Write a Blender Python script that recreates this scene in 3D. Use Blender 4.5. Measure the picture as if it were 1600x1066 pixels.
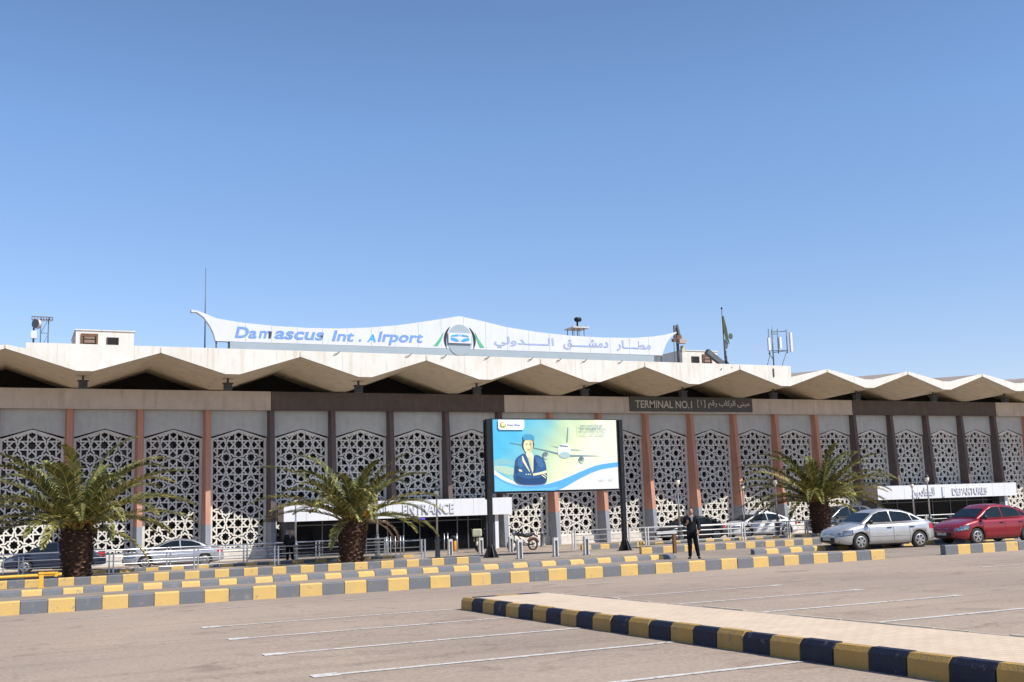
import bpy, bmesh, math, random
from mathutils import Vector, Matrix, noise
import numpy as np
R = math.radians
sc = bpy.context.scene
C = sc.collection
random.seed(7)
for _o in list(bpy.data.objects): bpy.data.objects.remove(_o)

# ------------------------------------------------------------------ camera
S = 3.63; D = 17.4416 * S; Z0 = 1.55; G = 0.0195
FPX = 1693.375; YAW = .4344; PIT = .1478; ROL = -.0303
CZ = Z0 + G * D                                   # camera height above the terminal forecourt
_f = Vector((math.sin(YAW) * math.cos(PIT), math.cos(YAW) * math.cos(PIT), math.sin(PIT)))
_r0 = Vector((math.cos(YAW), -math.sin(YAW), 0)); _u0 = _r0.cross(_f)
_r = _r0 * math.cos(ROL) + _u0 * math.sin(ROL); _u = -_r0 * math.sin(ROL) + _u0 * math.cos(ROL)
cam = bpy.data.cameras.new('camera'); cam_o = bpy.data.objects.new('camera', cam); C.objects.link(cam_o)
cam.sensor_width = 36; cam.lens = FPX / 1600 * 36; cam.clip_end = 5000; cam.clip_start = .1
cam_o.matrix_world = Matrix(((_r.x, _u.x, -_f.x, 0), (_r.y, _u.y, -_f.y, -D), (_r.z, _u.z, -_f.z, CZ), (0, 0, 0, 1)))
sc.camera = cam_o

# ------------------------------------------------------------------ sky, sun, exposure
SUN_A, SUN_E = 56.0, 48.5
sund = Vector((math.cos(R(SUN_A)) * math.cos(R(SUN_E)), -math.sin(R(SUN_A)) * math.cos(R(SUN_E)), math.sin(R(SUN_E))))
w = bpy.data.worlds.new('World'); sc.world = w; w.use_nodes = True
nt = w.node_tree; bg = nt.nodes['Background']
sky = nt.nodes.new('ShaderNodeTexSky'); sky.sky_type = 'NISHITA'; sky.sun_disc = False
sky.sun_elevation = R(SUN_E); sky.sun_rotation = math.atan2(sund.x, sund.y)
sky.altitude = 600; sky.air_density = 1.0; sky.dust_density = 0.5; sky.ozone_density = 3.5
tint = nt.nodes.new('ShaderNodeMix'); tint.data_type = 'RGBA'; tint.blend_type = 'MULTIPLY'; tint.inputs[0].default_value = 1
tc = nt.nodes.new('ShaderNodeTexCoord'); sx = nt.nodes.new('ShaderNodeSeparateXYZ'); tm = nt.nodes.new('ShaderNodeValToRGB'); el_ = tm.color_ramp.elements
el_[0].position = .06; el_[0].color = (.93, .81, .86, 1); el_[1].position = .52; el_[1].color = (.78, .82, .90, 1)
for _p, _c in ((.17, (.93, .89, .93)), (.33, (.93, .99, 1.05))): _e = el_.new(_p); _e.color = (*_c, 1)
nt.links.new(tc.outputs['Generated'], sx.inputs[0]); nt.links.new(sx.outputs[2], tm.inputs[0]); nt.links.new(tm.outputs[0], tint.inputs[7])
nt.links.new(sky.outputs[0], tint.inputs[6]); nt.links.new(tint.outputs[2], bg.inputs[0]); bg.inputs[1].default_value = 0.135
sl = bpy.data.lights.new('sun', 'SUN'); sl.energy = 4.4; sl.angle = R(.5); sl.color = (1, .95, .86)
so = bpy.data.objects.new('sun', sl); C.objects.link(so)
so.rotation_euler = (-sund).to_track_quat('-Z', 'Y').to_euler()
sc.view_settings.view_transform = 'Standard'; sc.view_settings.look = 'None'
sc.view_settings.exposure = 0.38; sc.view_settings.gamma = 1

# ------------------------------------------------------------------ geometry helpers
def _ray(x, y): return _f * FPX + _r * (x - 800) - _u * (y - 533)
def at(x, y, Y):
    d = _ray(x, y); return Vector((0, -D, CZ)) + d * ((Y + D) / d.y)
def gz(Y): return -G * min(max(Y, -130), 0)
def gnd(x, y):
    d = _ray(x, y); t = -Z0 / (d.z + G * d.y); P = d * t
    return Vector((P.x, P.y - D, gz(P.y - D)))

def tag(o, label=None, cat=None, group=None, kind=None):
    if label: o['label'] = label
    if cat: o['category'] = cat
    if group: o['group'] = group
    if kind: o['kind'] = kind
    return o
def thing(name, label, cat, loc=(0, 0, 0), rz=0, group=None):
    o = bpy.data.objects.new(name, None); C.objects.link(o)
    o.location = loc; o.rotation_euler = (0, 0, rz); o.empty_display_size = .3
    return tag(o, label, cat, group)

class MB:
    def __init__(s): s.v = []; s.f = []; s.m = []; s.sm = []
    def add(s, vs, fs, mi=0, smooth=False):
        n = len(s.v); s.v += [tuple(v) for v in vs]
        for f in fs: s.f.append(tuple(n + i for i in f)); s.m.append(mi); s.sm.append(smooth)
    def box(s, x0, x1, y0, y1, z0, z1, mi=0):
        s.add([(x0, y0, z0), (x1, y0, z0), (x1, y1, z0), (x0, y1, z0), (x0, y0, z1), (x1, y0, z1), (x1, y1, z1), (x0, y1, z1)],
              [(0, 3, 2, 1), (4, 5, 6, 7), (0, 1, 5, 4), (1, 2, 6, 5), (2, 3, 7, 6), (3, 0, 4, 7)], mi)
    def quad(s, a, b, c, d, mi=0): s.add([a, b, c, d], [(0, 1, 2, 3)], mi)
    def bar(s, a, b, wx, wz=None, mi=0, up=(0, 0, 1)):
        a = Vector(a); b = Vector(b); wz = wz or wx; t = (b - a)
        if t.length < 1e-6: return
        t.normalize(); u = Vector(up)
        if abs(t.dot(u)) > .97: u = Vector((0, 1, 0))
        x = t.cross(u).normalized(); z = x.cross(t)
        vs = [p + x * sx * wx / 2 + z * sz * wz / 2 for p in (a, b) for sx, sz in ((-1, -1), (1, -1), (1, 1), (-1, 1))]
        s.add(vs, [(3, 2, 1, 0), (4, 5, 6, 7), (0, 1, 5, 4), (1, 2, 6, 5), (2, 3, 7, 6), (3, 0, 4, 7)], mi)
    def tube(s, pts, r, n=8, mi=0, caps=True, smooth=True):
        pts = [Vector(p) for p in pts]
        rs = r if isinstance(r, (list, tuple)) else [r] * len(pts)
        base = len(s.v); ref = None
        for i, p in enumerate(pts):
            t = (pts[min(i + 1, len(pts) - 1)] - pts[max(i - 1, 0)]).normalized()
            if ref is None: ref = Vector((0, 0, 1)) if abs(t.z) < .9 else Vector((1, 0, 0))
            x = t.cross(ref)
            if x.length < 1e-4: x = t.cross(Vector((0, 1, 0)))
            x.normalize(); y = t.cross(x); ref = -y if False else ref
            for k in range(n):
                a = 2 * math.pi * k / n; s.v.append(tuple(p + (x * math.cos(a) + y * math.sin(a)) * rs[i]))
        for i in range(len(pts) - 1):
            for k in range(n):
                a = base + i * n + k; b = base + i * n + (k + 1) % n
                s.f.append((a, b, b + n, a + n)); s.m.append(mi); s.sm.append(smooth)
        if caps:
            s.f.append(tuple(base + k for k in range(n))[::-1]); s.m.append(mi); s.sm.append(False)
            e = base + (len(pts) - 1) * n
            s.f.append(tuple(e + k for k in range(n))); s.m.append(mi); s.sm.append(False)
    def lathe(s, prof, cx=0, cy=0, cz=0, n=16, mi=0, smooth=True):
        s.tube_z([(r, z) for r, z in prof], cx, cy, cz, n, mi, smooth)
    def tube_z(s, prof, cx, cy, cz, n, mi, smooth):
        base = len(s.v)
        for r, z in prof:
            for k in range(n):
                a = 2 * math.pi * k / n; s.v.append((cx + r * math.cos(a), cy + r * math.sin(a), cz + z))
        for i in range(len(prof) - 1):
            for k in range(n):
                a = base + i * n + k; b = base + i * n + (k + 1) % n
                s.f.append((a, b, b + n, a + n)); s.m.append(mi); s.sm.append(smooth)
        s.f.append(tuple(base + k for k in range(n))[::-1]); s.m.append(mi); s.sm.append(False)
        e = base + (len(prof) - 1) * n
        s.f.append(tuple(e + k for k in range(n))); s.m.append(mi); s.sm.append(False)
    def prism(s, poly, y0, y1, mi=0, mis=None):      # poly = [(x,z)] seen from -Y, extruded y0 (front) .. y1 (back)
        n = len(poly)
        ar = sum(poly[i][0] * poly[(i + 1) % n][1] - poly[(i + 1) % n][0] * poly[i][1] for i in range(n))
        if ar < 0: poly = poly[::-1]
        vs = [(x, y0, z) for x, z in poly] + [(x, y1, z) for x, z in poly]
        fs = [tuple(range(n)), tuple(range(2 * n - 1, n - 1, -1))]
        s.add(vs, fs, mi)
        s.add(vs, [(i, i + n, (i + 1) % n + n, (i + 1) % n) for i in range(n)], mi if mis is None else mis)
    def build(s, name, mats, parent=None, label=None, local=False, fixn=False):
        me = bpy.data.meshes.new(name); me.from_pydata(s.v, [], s.f)
        if not isinstance(mats, (list, tuple)): mats = [mats]
        for m in mats: me.materials.append(m)
        me.polygons.foreach_set('material_index', s.m); me.polygons.foreach_set('use_smooth', s.sm)
        if fixn:
            b = bmesh.new(); b.from_mesh(me); bmesh.ops.recalc_face_normals(b, faces=b.faces); b.to_mesh(me); b.free()
        me.update()
        o = bpy.data.objects.new(name, me); C.objects.link(o)
        if parent:
            o.parent = parent
            if not local:
                p = parent; off = Vector((0, 0, 0))
                while p: off += p.location; p = p.parent
                o.location = -off
        if label: o['label'] = label
        return o
def kids(o): return [c for c in bpy.data.objects if c.parent == o]
def copy_tree(o, parent=None):
    ch = kids(o); c = o.copy(); C.objects.link(c)
    if parent: c.parent = parent
    for k in ch: copy_tree(k, c)
    return c

# ------------------------------------------------------------------ materials
def mat(name, col, rough=.7, metal=0, var=.12, scale=3.0, bump=0.0, bscale=40, spec=.4, coat=0, col2=None, stretch=None, emit=None, fine=0, alpha=None):
    m = bpy.data.materials.new(name); m.use_nodes = True; t = m.node_tree; b = t.nodes['Principled BSDF']
    b.inputs['Roughness'].default_value = rough; b.inputs['Metallic'].default_value = metal
    b.inputs['Specular IOR Level'].default_value = spec
    if coat: b.inputs['Coat Weight'].default_value = coat; b.inputs['Coat Roughness'].default_value = .04
    g = t.nodes.new('ShaderNodeNewGeometry'); mp = t.nodes.new('ShaderNodeMapping')
    t.links.new(g.outputs['Position'], mp.inputs[0])
    if stretch: mp.inputs['Scale'].default_value = stretch
    n = t.nodes.new('ShaderNodeTexNoise'); n.inputs['Scale'].default_value = scale; n.inputs['Detail'].default_value = 6; n.inputs['Roughness'].default_value = .65
    t.links.new(mp.outputs[0], n.inputs[0])
    mx = t.nodes.new('ShaderNodeMix'); mx.data_type = 'RGBA'
    c2 = col2 or tuple(c * (1 - 2.2 * var) for c in col)
    c1 = tuple(min(1, c * (1 + var)) for c in col)
    mx.inputs[6].default_value = (*c1, 1); mx.inputs[7].default_value = (*c2, 1)
    rp = t.nodes.new('ShaderNodeMapRange'); rp.inputs[1].default_value = .3; rp.inputs[2].default_value = .75
    t.links.new(n.outputs[0], rp.inputs[0]); t.links.new(rp.outputs[0], mx.inputs[0])
    out = mx.outputs[2]
    if fine:
        n3 = t.nodes.new('ShaderNodeTexNoise'); n3.inputs['Scale'].default_value = fine; n3.inputs['Detail'].default_value = 3
        t.links.new(g.outputs['Position'], n3.inputs[0])
        m3 = t.nodes.new('ShaderNodeMix'); m3.data_type = 'RGBA'; m3.blend_type = 'MULTIPLY'; m3.inputs[0].default_value = 1
        r3 = t.nodes.new('ShaderNodeMapRange'); r3.inputs[1].default_value = .3; r3.inputs[2].default_value = .7; r3.inputs[3].default_value = .80; r3.inputs[4].default_value = 1.10
        t.links.new(n3.outputs[0], r3.inputs[0]); t.links.new(out, m3.inputs[6]); t.links.new(r3.outputs[0], m3.inputs[7]); out = m3.outputs[2]
    t.links.new(out, b.inputs['Base Color'])
    if bump:
        n2 = t.nodes.new('ShaderNodeTexNoise'); n2.inputs['Scale'].default_value = bscale; n2.inputs['Detail'].default_value = 4
        t.links.new(g.outputs['Position'], n2.inputs[0]); bp = t.nodes.new('ShaderNodeBump'); bp.inputs['Strength'].default_value = bump; bp.inputs['Distance'].default_value = .02
        t.links.new(n2.outputs[0], bp.inputs['Height']); t.links.new(bp.outputs[0], b.inputs['Normal'])
    if emit:
        b.inputs['Emission Color'].default_value = (*emit[0], 1); b.inputs['Emission Strength'].default_value = emit[1]
    if alpha: b.inputs['Alpha'].default_value = alpha
    m['_mx'] = 1
    return m
M = {}
M['asphalt'] = mat('asphalt', (.395, .302, .226), .9, var=.05, scale=.28, bump=.3, bscale=50, col2=(.345, .27, .21), fine=20)
M['lane'] = mat('lane_asphalt', (.34, .27, .21), .9, var=.08, scale=.6, bump=.4, bscale=60, fine=22)
M['pave'] = mat('pavement', (.41, .33, .255), .9, var=.12, scale=.9, bump=.4, fine=14)
M['mark'] = mat('road_paint', (.62, .58, .53), .8, var=.1, scale=9, col2=(.52, .48, .44))
M['kyel'] = mat('kerb_yellow', (.60, .395, .12), .7, var=.05, scale=3, bump=.3, col2=(.53, .37, .15))
M['kgry'] = mat('kerb_grey', (.12, .13, .15), .75, var=.1, scale=3, bump=.3, col2=(.165, .165, .165))
M['kyel2'] = mat('kerb_ochre', (.42, .245, .055), .7, var=.1, scale=4, bump=.35, col2=(.34, .22, .08))
M['knav'] = mat('kerb_navy', (.014, .017, .036), .7, var=.2, scale=4, bump=.35)
M['concrete_joint'] = mat('kerb_joint', (.20, .18, .15), .9)
M['fascia'] = mat('whitewashed_concrete', (.72, .705, .66), .8, var=.03, scale=.9, bump=.15, bscale=20, col2=(.63, .59, .52), stretch=(1, 1, .6))
M['soffit'] = mat('beige_soffit', (.64, .56, .42), .9, var=.05, scale=1.5, bump=.1)
M['rooftop'] = mat('roof_screed', (.30, .25, .21), .9, var=.15, scale=1.0)
M['band'] = mat('beige_band', (.60, .53, .46), .85, var=.06, scale=1.2, bump=.15)
M['banddark'] = mat('brown_band', (.115, .092, .083), .8, var=.08, scale=1.5, bump=.15)
M['spandrel'] = mat('pale_panel', (.50, .51, .49), .85, var=.06, scale=1.6, bump=.2, bscale=25)
M['screen'] = mat('lattice_concrete', (.70, .67, .61), .85, var=.07, scale=4, bump=.15)
M['pink'] = mat('salmon_paint', (.52, .27, .19), .8, var=.06, scale=2.0, bump=.1, stretch=(1, 1, .4))
M['dark'] = mat('brown_paint', (.125, .095, .090), .8, var=.08, scale=2.0, bump=.1)
M['greybase'] = mat('grey_paint', (.27, .29, .33), .7, var=.08, scale=2.5)
M['plinth'] = mat('plinth_stone', (.62, .58, .52), .7, var=.1, scale=3)
M['glassdark'] = mat('dark_glazing', (.008, .009, .011), .15, var=.4, scale=1.1, spec=.2, col2=(.025, .028, .032))
M['doorglass'] = mat('door_glass', (.004, .005, .007), .08, var=.2, spec=.12)
M['void'] = mat('unlit_interior', (.02, .018, .017), .9)
M['mullion'] = mat('mullion_grey', (.11, .115, .12), .5, metal=.5)
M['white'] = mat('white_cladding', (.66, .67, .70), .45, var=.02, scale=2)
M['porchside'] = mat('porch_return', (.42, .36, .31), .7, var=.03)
M['letter'] = mat('raised_letters', (.62, .63, .66), .5, var=.02)
M['letterside'] = mat('letter_returns', (.10, .11, .13), .6)  # shadow on the sides of the raised letters, put into their colour
M['slate'] = mat('slate_panel', (.05, .055, .065), .5, var=.1)
M['steel'] = mat('brushed_steel', (.52, .54, .58), .33, metal=.85, var=.08, scale=8)
M['steelw'] = mat('painted_rail', (.62, .60, .58), .45, metal=.3, var=.08, scale=8)
M['black'] = mat('black_steel', (.012, .013, .016), .45, metal=.2, var=.2)
M['dgrey'] = mat('grey_iron', (.14, .15, .16), .5, metal=.5, var=.15)
M['signwhite'] = mat('sign_sheet', (.65, .67, .70), .4, var=.02, scale=1)
M['signgrey'] = mat('sign_grey', (.34, .40, .44), .5, var=.03, scale=1)
M['blue'] = mat('letter_blue', (.17, .32, .66), .5, var=.05)
M['cyan'] = mat('letter_cyan', (.05, .38, .82), .5, var=.05)
M['missing'] = mat('missing_face', (.05, .05, .07), .6)
M['lilac'] = mat('letter_lilac', (.34, .41, .66), .5, var=.05)
M['green'] = mat('emblem_green', (.10, .45, .24), .5, var=.05)
M['ink'] = mat('emblem_navy', (.02, .028, .05), .5)
M['emblue'] = mat('emblem_blue', (.05, .36, .80), .5)
M['termgrey'] = mat('terminal_sign_grey', (.085, .088, .08), .6, var=.06)
M['termtext'] = mat('terminal_sign_text', (.55, .52, .46), .5, var=.03)
M['yellowpipe'] = mat('barrier_yellow', (.72, .40, .05), .5, var=.08)
M['orange'] = mat('bin_orange', (.70, .28, .04), .5)
M['brown'] = mat('rust_brown', (.17, .085, .04), .6, var=.2)
M['cream'] = mat('cream_box_paint', (.55, .50, .36), .6)
M['globe'] = mat('lamp_glass', (.80, .77, .62), .25, var=.03)
M['woodpale'] = mat('pale_shutter', (.28, .19, .14), .8)
M['floodbody'] = mat('flood_body', (.07, .06, .05), .6)
M['iron'] = mat('lamp_iron', (.05, .05, .05), .45, metal=.6)
M['bark'] = mat('palm_bark', (.075, .038, .025), .95, var=.35, scale=9, bump=.6, bscale=25)
M['barkl'] = mat('palm_stub', (.34, .20, .12), .9, var=.3, scale=12)
M['lf1'] = mat('leaf_dark', (.062, .078, .022), .5, var=.2, scale=2)
M['lf2'] = mat('leaf_olive', (.185, .18, .05), .45, var=.2, scale=2)
M['lf3'] = mat('leaf_yellow', (.40, .34, .11), .5, var=.2, scale=2)
M['lfd'] = mat('leaf_dead', (.68, .53, .36), .8, var=.2, scale=3)
M['petiole'] = mat('petiole', (.30, .22, .06), .5, var=.2, scale=4)
M['orangefl'] = mat('palm_flower', (.55, .27, .03), .7, var=.25, scale=10)
M['tyre'] = mat('tyre', (.035, .032, .03), .85, var=.2)
M['rim'] = mat('alloy', (.55, .54, .52), .35, metal=.8)
M['carglass'] = mat('car_glass', (.008, .013, .015), .05, var=.2, spec=.45)
M['trim'] = mat('black_trim', (.018, .018, .02), .6)
M['lens'] = mat('headlight_lens', (.30, .33, .37), .12, metal=.6, var=.4, scale=18)
M['redlens'] = mat('tail_lens', (.45, .02, .03), .2)
M['plate'] = mat('plate', (.45, .45, .44), .5)
M['chrome'] = mat('chrome', (.7, .7, .72), .15, metal=1)
M['purple'] = mat('purple_tube', (.2, .1, .9), .5, emit=((.18, .08, 1), 1.2))

def text(s, x0, x1, z0, z1, y, m, bold=.02, shear=0, depth=.03, parent=None, name='lettering', side=None, label=None, fit='xz'):
    cu = bpy.data.curves.new('t', 'FONT'); cu.body = s; cu.offset = bold; cu.extrude = .5; cu.shear = shear; cu.resolution_u = 3
    o = bpy.data.objects.new('t', cu); C.objects.link(o)
    me = bpy.data.meshes.new_from_object(o.evaluated_get(bpy.context.evaluated_depsgraph_get()))
    bpy.data.objects.remove(o); bpy.data.curves.remove(cu)
    b = bmesh.new(); b.from_mesh(me)
    xs = [v.co.x for v in b.verts]; ys = [v.co.y for v in b.verts]
    ax, bx, ay, by = min(xs), max(xs), min(ys), max(ys)
    seen = set(); k = 0
    for v in b.verts:                      # each glyph sits a hair proud of the one before, so joined letters never share a face
        if v in seen: continue
        st = [v]; seen.add(v)
        while st:
            q = st.pop(); q.tag = True
            q.co = Vector((x0 + (q.co.x - ax) / (bx - ax) * (x1 - x0), y - depth * (q.co.z + .5) - .0012 * (k % 7), z0 + (q.co.y - ay) / (by - ay) * (z1 - z0)))
            for e in q.link_edges:
                o2 = e.other_vert(q)
                if o2 not in seen: seen.add(o2); st.append(o2)
        k += 1
    bmesh.ops.recalc_face_normals(b, faces=b.faces)
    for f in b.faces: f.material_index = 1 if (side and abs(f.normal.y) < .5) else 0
    b.to_mesh(me); b.free()
    me.materials.clear(); me.materials.append(m)
    if side: me.materials.append(side)
    for p in me.polygons: p.use_smooth = False
    o = bpy.data.objects.new(name, me); C.objects.link(o)
    if parent:
        o.parent = parent; off = Vector((0, 0, 0)); p = parent
        while p: off += p.location; p = p.parent
        o.location = -off
    if label: o['label'] = label
    return o
_AR = {'ا': 'FE8D FE8E', 'د': 'FEA9 FEAA', 'ر': 'FEAD FEAE', 'و': 'FEED FEEE', 'ة': 'FE93 FE94', 'ى': 'FEEF FEF0',
       'ب': 'FE8F FE90 FE91 FE92', 'ت': 'FE95 FE96 FE97 FE98', 'س': 'FEB1 FEB2 FEB3 FEB4', 'ش': 'FEB5 FEB6 FEB7 FEB8', 'ط': 'FEC1 FEC2 FEC3 FEC4',
       'غ': 'FECD FECE FECF FED0', 'ف': 'FED1 FED2 FED3 FED4', 'ق': 'FED5 FED6 FED7 FED8', 'ك': 'FED9 FEDA FEDB FEDC', 'ل': 'FEDD FEDE FEDF FEE0', 'خ': 'FEA5 FEA6 FEA7 FEA8',
       'م': 'FEE1 FEE2 FEE3 FEE4', 'ن': 'FEE5 FEE6 FEE7 FEE8', 'ه': 'FEE9 FEEA FEEB FEEC', 'ي': 'FEF1 FEF2 FEF3 FEF4', 'ح': 'FEA1 FEA2 FEA3 FEA4', 'ج': 'FE9D FE9E FE9F FEA0'}
def ar(s):
    out = []
    for wd in s.split(' '):
        r = []
        for i, ch in enumerate(wd):
            if ch == 'ـ': r.append(ch); continue
            if ch not in _AR: r.append(ch); continue
            F = _AR[ch].split(); dual = len(F) == 4
            pv = i > 0 and (wd[i - 1] == 'ـ' or (wd[i - 1] in _AR and len(_AR[wd[i - 1]].split()) == 4))
            nx = dual and i < len(wd) - 1 and (wd[i + 1] in _AR or wd[i + 1] == 'ـ')
            r.append(chr(int(F[(3 if nx else 1) if pv else (2 if nx else 0)], 16)))
        out.append(''.join(r[::-1]))
    return ' '.join(out[::-1])

def worn(m, spots=.18, cracks=True, streak=True):
    t = m.node_tree; b = t.nodes['Principled BSDF']; src = b.inputs['Base Color'].links[0].from_socket
    g = t.nodes.new('ShaderNodeNewGeometry')
    def mul(src, fac, col):
        mx = t.nodes.new('ShaderNodeMix'); mx.data_type = 'RGBA'; mx.blend_type = 'MULTIPLY'
        t.links.new(fac, mx.inputs[0]); t.links.new(src, mx.inputs[6]); mx.inputs[7].default_value = (*col, 1); return mx.outputs[2]
    def rng(v, a, c, lo=0, hi=1):
        r = t.nodes.new('ShaderNodeMapRange'); r.inputs[1].default_value = a; r.inputs[2].default_value = c; r.inputs[3].default_value = lo; r.inputs[4].default_value = hi; t.links.new(v, r.inputs[0]); return r.outputs[0]
    def nz(scale, det=4, sc=None, dist=0):
        n = t.nodes.new('ShaderNodeTexNoise'); n.inputs['Scale'].default_value = scale; n.inputs['Detail'].default_value = det; n.inputs['Distortion'].default_value = dist
        if sc:
            mp = t.nodes.new('ShaderNodeMapping'); mp.inputs['Scale'].default_value = sc; t.links.new(g.outputs['Position'], mp.inputs[0]); t.links.new(mp.outputs[0], n.inputs[0])
        else: t.links.new(g.outputs['Position'], n.inputs[0])
        return n.outputs[0]
    src = mul(src, rng(nz(.12, 3), .40, .60, 0, .8), (.84, .84, .86))            # broad dusty patches
    src = mul(src, rng(nz(1.1, 5, dist=1.2), .58, .72, 0, .8), (.70, .68, .67))       # oil and drip stains
    if streak: src = mul(src, rng(nz(1, 4, (.05, 2.2, 1)), .50, .68, 0, .7), (.82, .81, .80))   # tyre polish along the lanes
    if cracks:
        v = t.nodes.new('ShaderNodeTexVoronoi'); v.feature = 'DISTANCE_TO_EDGE'; v.inputs['Scale'].default_value = .22
        w2 = t.nodes.new('ShaderNodeVectorMath'); w2.operation = 'ADD'; n = t.nodes.new('ShaderNodeTexNoise'); n.inputs['Scale'].default_value = .9; n.inputs['Detail'].default_value = 5
        sc_ = t.nodes.new('ShaderNodeVectorMath'); sc_.operation = 'SCALE'; sc_.inputs['Scale'].default_value = 2.2
        t.links.new(g.outputs['Position'], n.inputs[0]); t.links.new(n.outputs[1], sc_.inputs[0]); t.links.new(g.outputs['Position'], w2.inputs[0]); t.links.new(sc_.outputs[0], w2.inputs[1]); t.links.new(w2.outputs[0], v.inputs['Vector'])
        src = mul(src, rng(v.outputs['Distance'], .0, .006, .55, 0), (.55, .53, .52))
    t.links.new(src, b.inputs['Base Color'])
def chipped(m, under, lo=.60, hi=.64, scale=7):
    t = m.node_tree; b = t.nodes['Principled BSDF']; src = b.inputs['Base Color'].links[0].from_socket; g = t.nodes.new('ShaderNodeNewGeometry')
    n = t.nodes.new('ShaderNodeTexNoise'); n.inputs['Scale'].default_value = scale; n.inputs['Detail'].default_value = 7; n.inputs['Roughness'].default_value = .7; t.links.new(g.outputs['Position'], n.inputs[0])
    r = t.nodes.new('ShaderNodeMapRange'); r.inputs[1].default_value = lo; r.inputs[2].default_value = hi; r.inputs[4].default_value = .8; t.links.new(n.outputs[0], r.inputs[0])
    mx = t.nodes.new('ShaderNodeMix'); mx.data_type = 'RGBA'; t.links.new(r.outputs[0], mx.inputs[0]); t.links.new(src, mx.inputs[6]); mx.inputs[7].default_value = (*under, 1); t.links.new(mx.outputs[2], b.inputs['Base Color'])
worn(M['asphalt']); worn(M['lane'], cracks=False); worn(M['pave'], cracks=True, streak=False)
chipped(M['kyel'], (.30, .25, .18)); chipped(M['kgry'], (.24, .22, .20)); chipped(M['kyel2'], (.26, .20, .12), .58, .63); chipped(M['knav'], (.10, .09, .09), .60, .66); chipped(M['mark'], (.30, .26, .235), .50, .60, 14)
def streaked(m, col, amt, xs=1.6):
    t = m.node_tree; b = t.nodes['Principled BSDF']; src = b.inputs['Base Color'].links[0].from_socket; g = t.nodes.new('ShaderNodeNewGeometry')
    mp = t.nodes.new('ShaderNodeMapping'); mp.inputs['Scale'].default_value = (xs, xs, .22); t.links.new(g.outputs['Position'], mp.inputs[0])
    n = t.nodes.new('ShaderNodeTexNoise'); n.inputs['Scale'].default_value = 2.2; n.inputs['Detail'].default_value = 6; t.links.new(mp.outputs[0], n.inputs[0])
    r = t.nodes.new('ShaderNodeMapRange'); r.inputs[1].default_value = .52; r.inputs[2].default_value = .72; r.inputs[4].default_value = amt; t.links.new(n.outputs[0], r.inputs[0])
    mx = t.nodes.new('ShaderNodeMix'); mx.data_type = 'RGBA'; mx.blend_type = 'MULTIPLY'; t.links.new(r.outputs[0], mx.inputs[0]); t.links.new(src, mx.inputs[6]); mx.inputs[7].default_value = (*col, 1); t.links.new(mx.outputs[2], b.inputs['Base Color'])
streaked(M['fascia'], (.84, .76, .64), .75); streaked(M['soffit'], (.80, .74, .66), .7, .9); streaked(M['band'], (.78, .74, .70), .8); streaked(M['spandrel'], (.82, .82, .80), .7); streaked(M['banddark'], (1.5, 1.45, 1.4), .5)
streaked(M['pink'], (.78, .74, .72), .7, 4); streaked(M['signwhite'], (.90, .88, .84), .6); streaked(M['white'], (.90, .89, .87), .6); streaked(M['screen'], (.78, .75, .70), .7, 2.5); streaked(M['plinth'], (.75, .7, .62), .8)
# ================================================================== GROUND
def gsheet(name, m, x0, x1, y0, y1, dz, nx=2, ny=8):
    b = MB(); 
    ys = sorted(set([y0, y1] + [y for y in (-130, 0) if y0 < y < y1]))
    for i in range(len(ys) - 1):
        a, c = ys[i], ys[i + 1]
        b.quad((x0, a, gz(a) + dz), (x1, a, gz(a) + dz), (x1, c, gz(c) + dz), (x0, c, gz(c) + dz))
    return tag(b.build(name, m), kind='structure')
gsheet('ground', M['asphalt'], -1500, 1500, -600, 2500, 0)
gsheet('access_road', M['lane'], -80, 160, -36.9, -22.9, .004)
gsheet('drop_off_road', M['lane'], -80, 160, -13.9, -3.6, .012)
gsheet('forecourt_pavement', M['pave'], -80, 160, -22.7, -14.5, .008)
# pavement in front of the entrance porch
gsheet('entrance_pavement', M['pave'], 17.5, 31.5, -14.45, -.05, .016)
gsheet('wall_foot_pavement', M['pave'], -80, 160, -3.5, .3, .02)

# painted markings
mk = MB()
def line(x0, x1, y, wd=.115, dz=.006):
    n = max(1, int((x1 - x0) / .7)); 
    for i in range(n):
        a = x0 + (x1 - x0) * i / n; b_ = x0 + (x1 - x0) * (i + 1) / n
        j = random.uniform(.85, 1.1) * wd / 2
        mk.quad((a, y - j, gz(y - j) + dz), (b_, y - j, gz(y - j) + dz), (b_, y + j, gz(y + j) + dz), (a, y + j, gz(y + j) + dz))
for y in (-44.15, -46.6, -49.05, -51.5, -53.95, -56.4, -58.85):
    line(3.2, 7.55, y); line(9.46, 14.9, y)
    mk.quad((3.0, y - .11, gz(y) + .008), (3.30, y - .11, gz(y) + .008), (3.30, y + .11, gz(y) + .008), (3.0, y + .11, gz(y) + .008))
    mk.quad((14.8, y - .1, gz(y) + .008), (15.05, y - .1, gz(y) + .008), (15.05, y + .1, gz(y) + .008), (14.8, y + .1, gz(y) + .008))
    line(21.9, 26.6, y + .9)
for k in range(-6, 16): line(1.03 + 2.87 * k, 2.05 + 2.87 * k, -39.6 - .04 * k, .085)
tag(mk.build('parking_marking', M['mark']), kind='structure')

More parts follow.
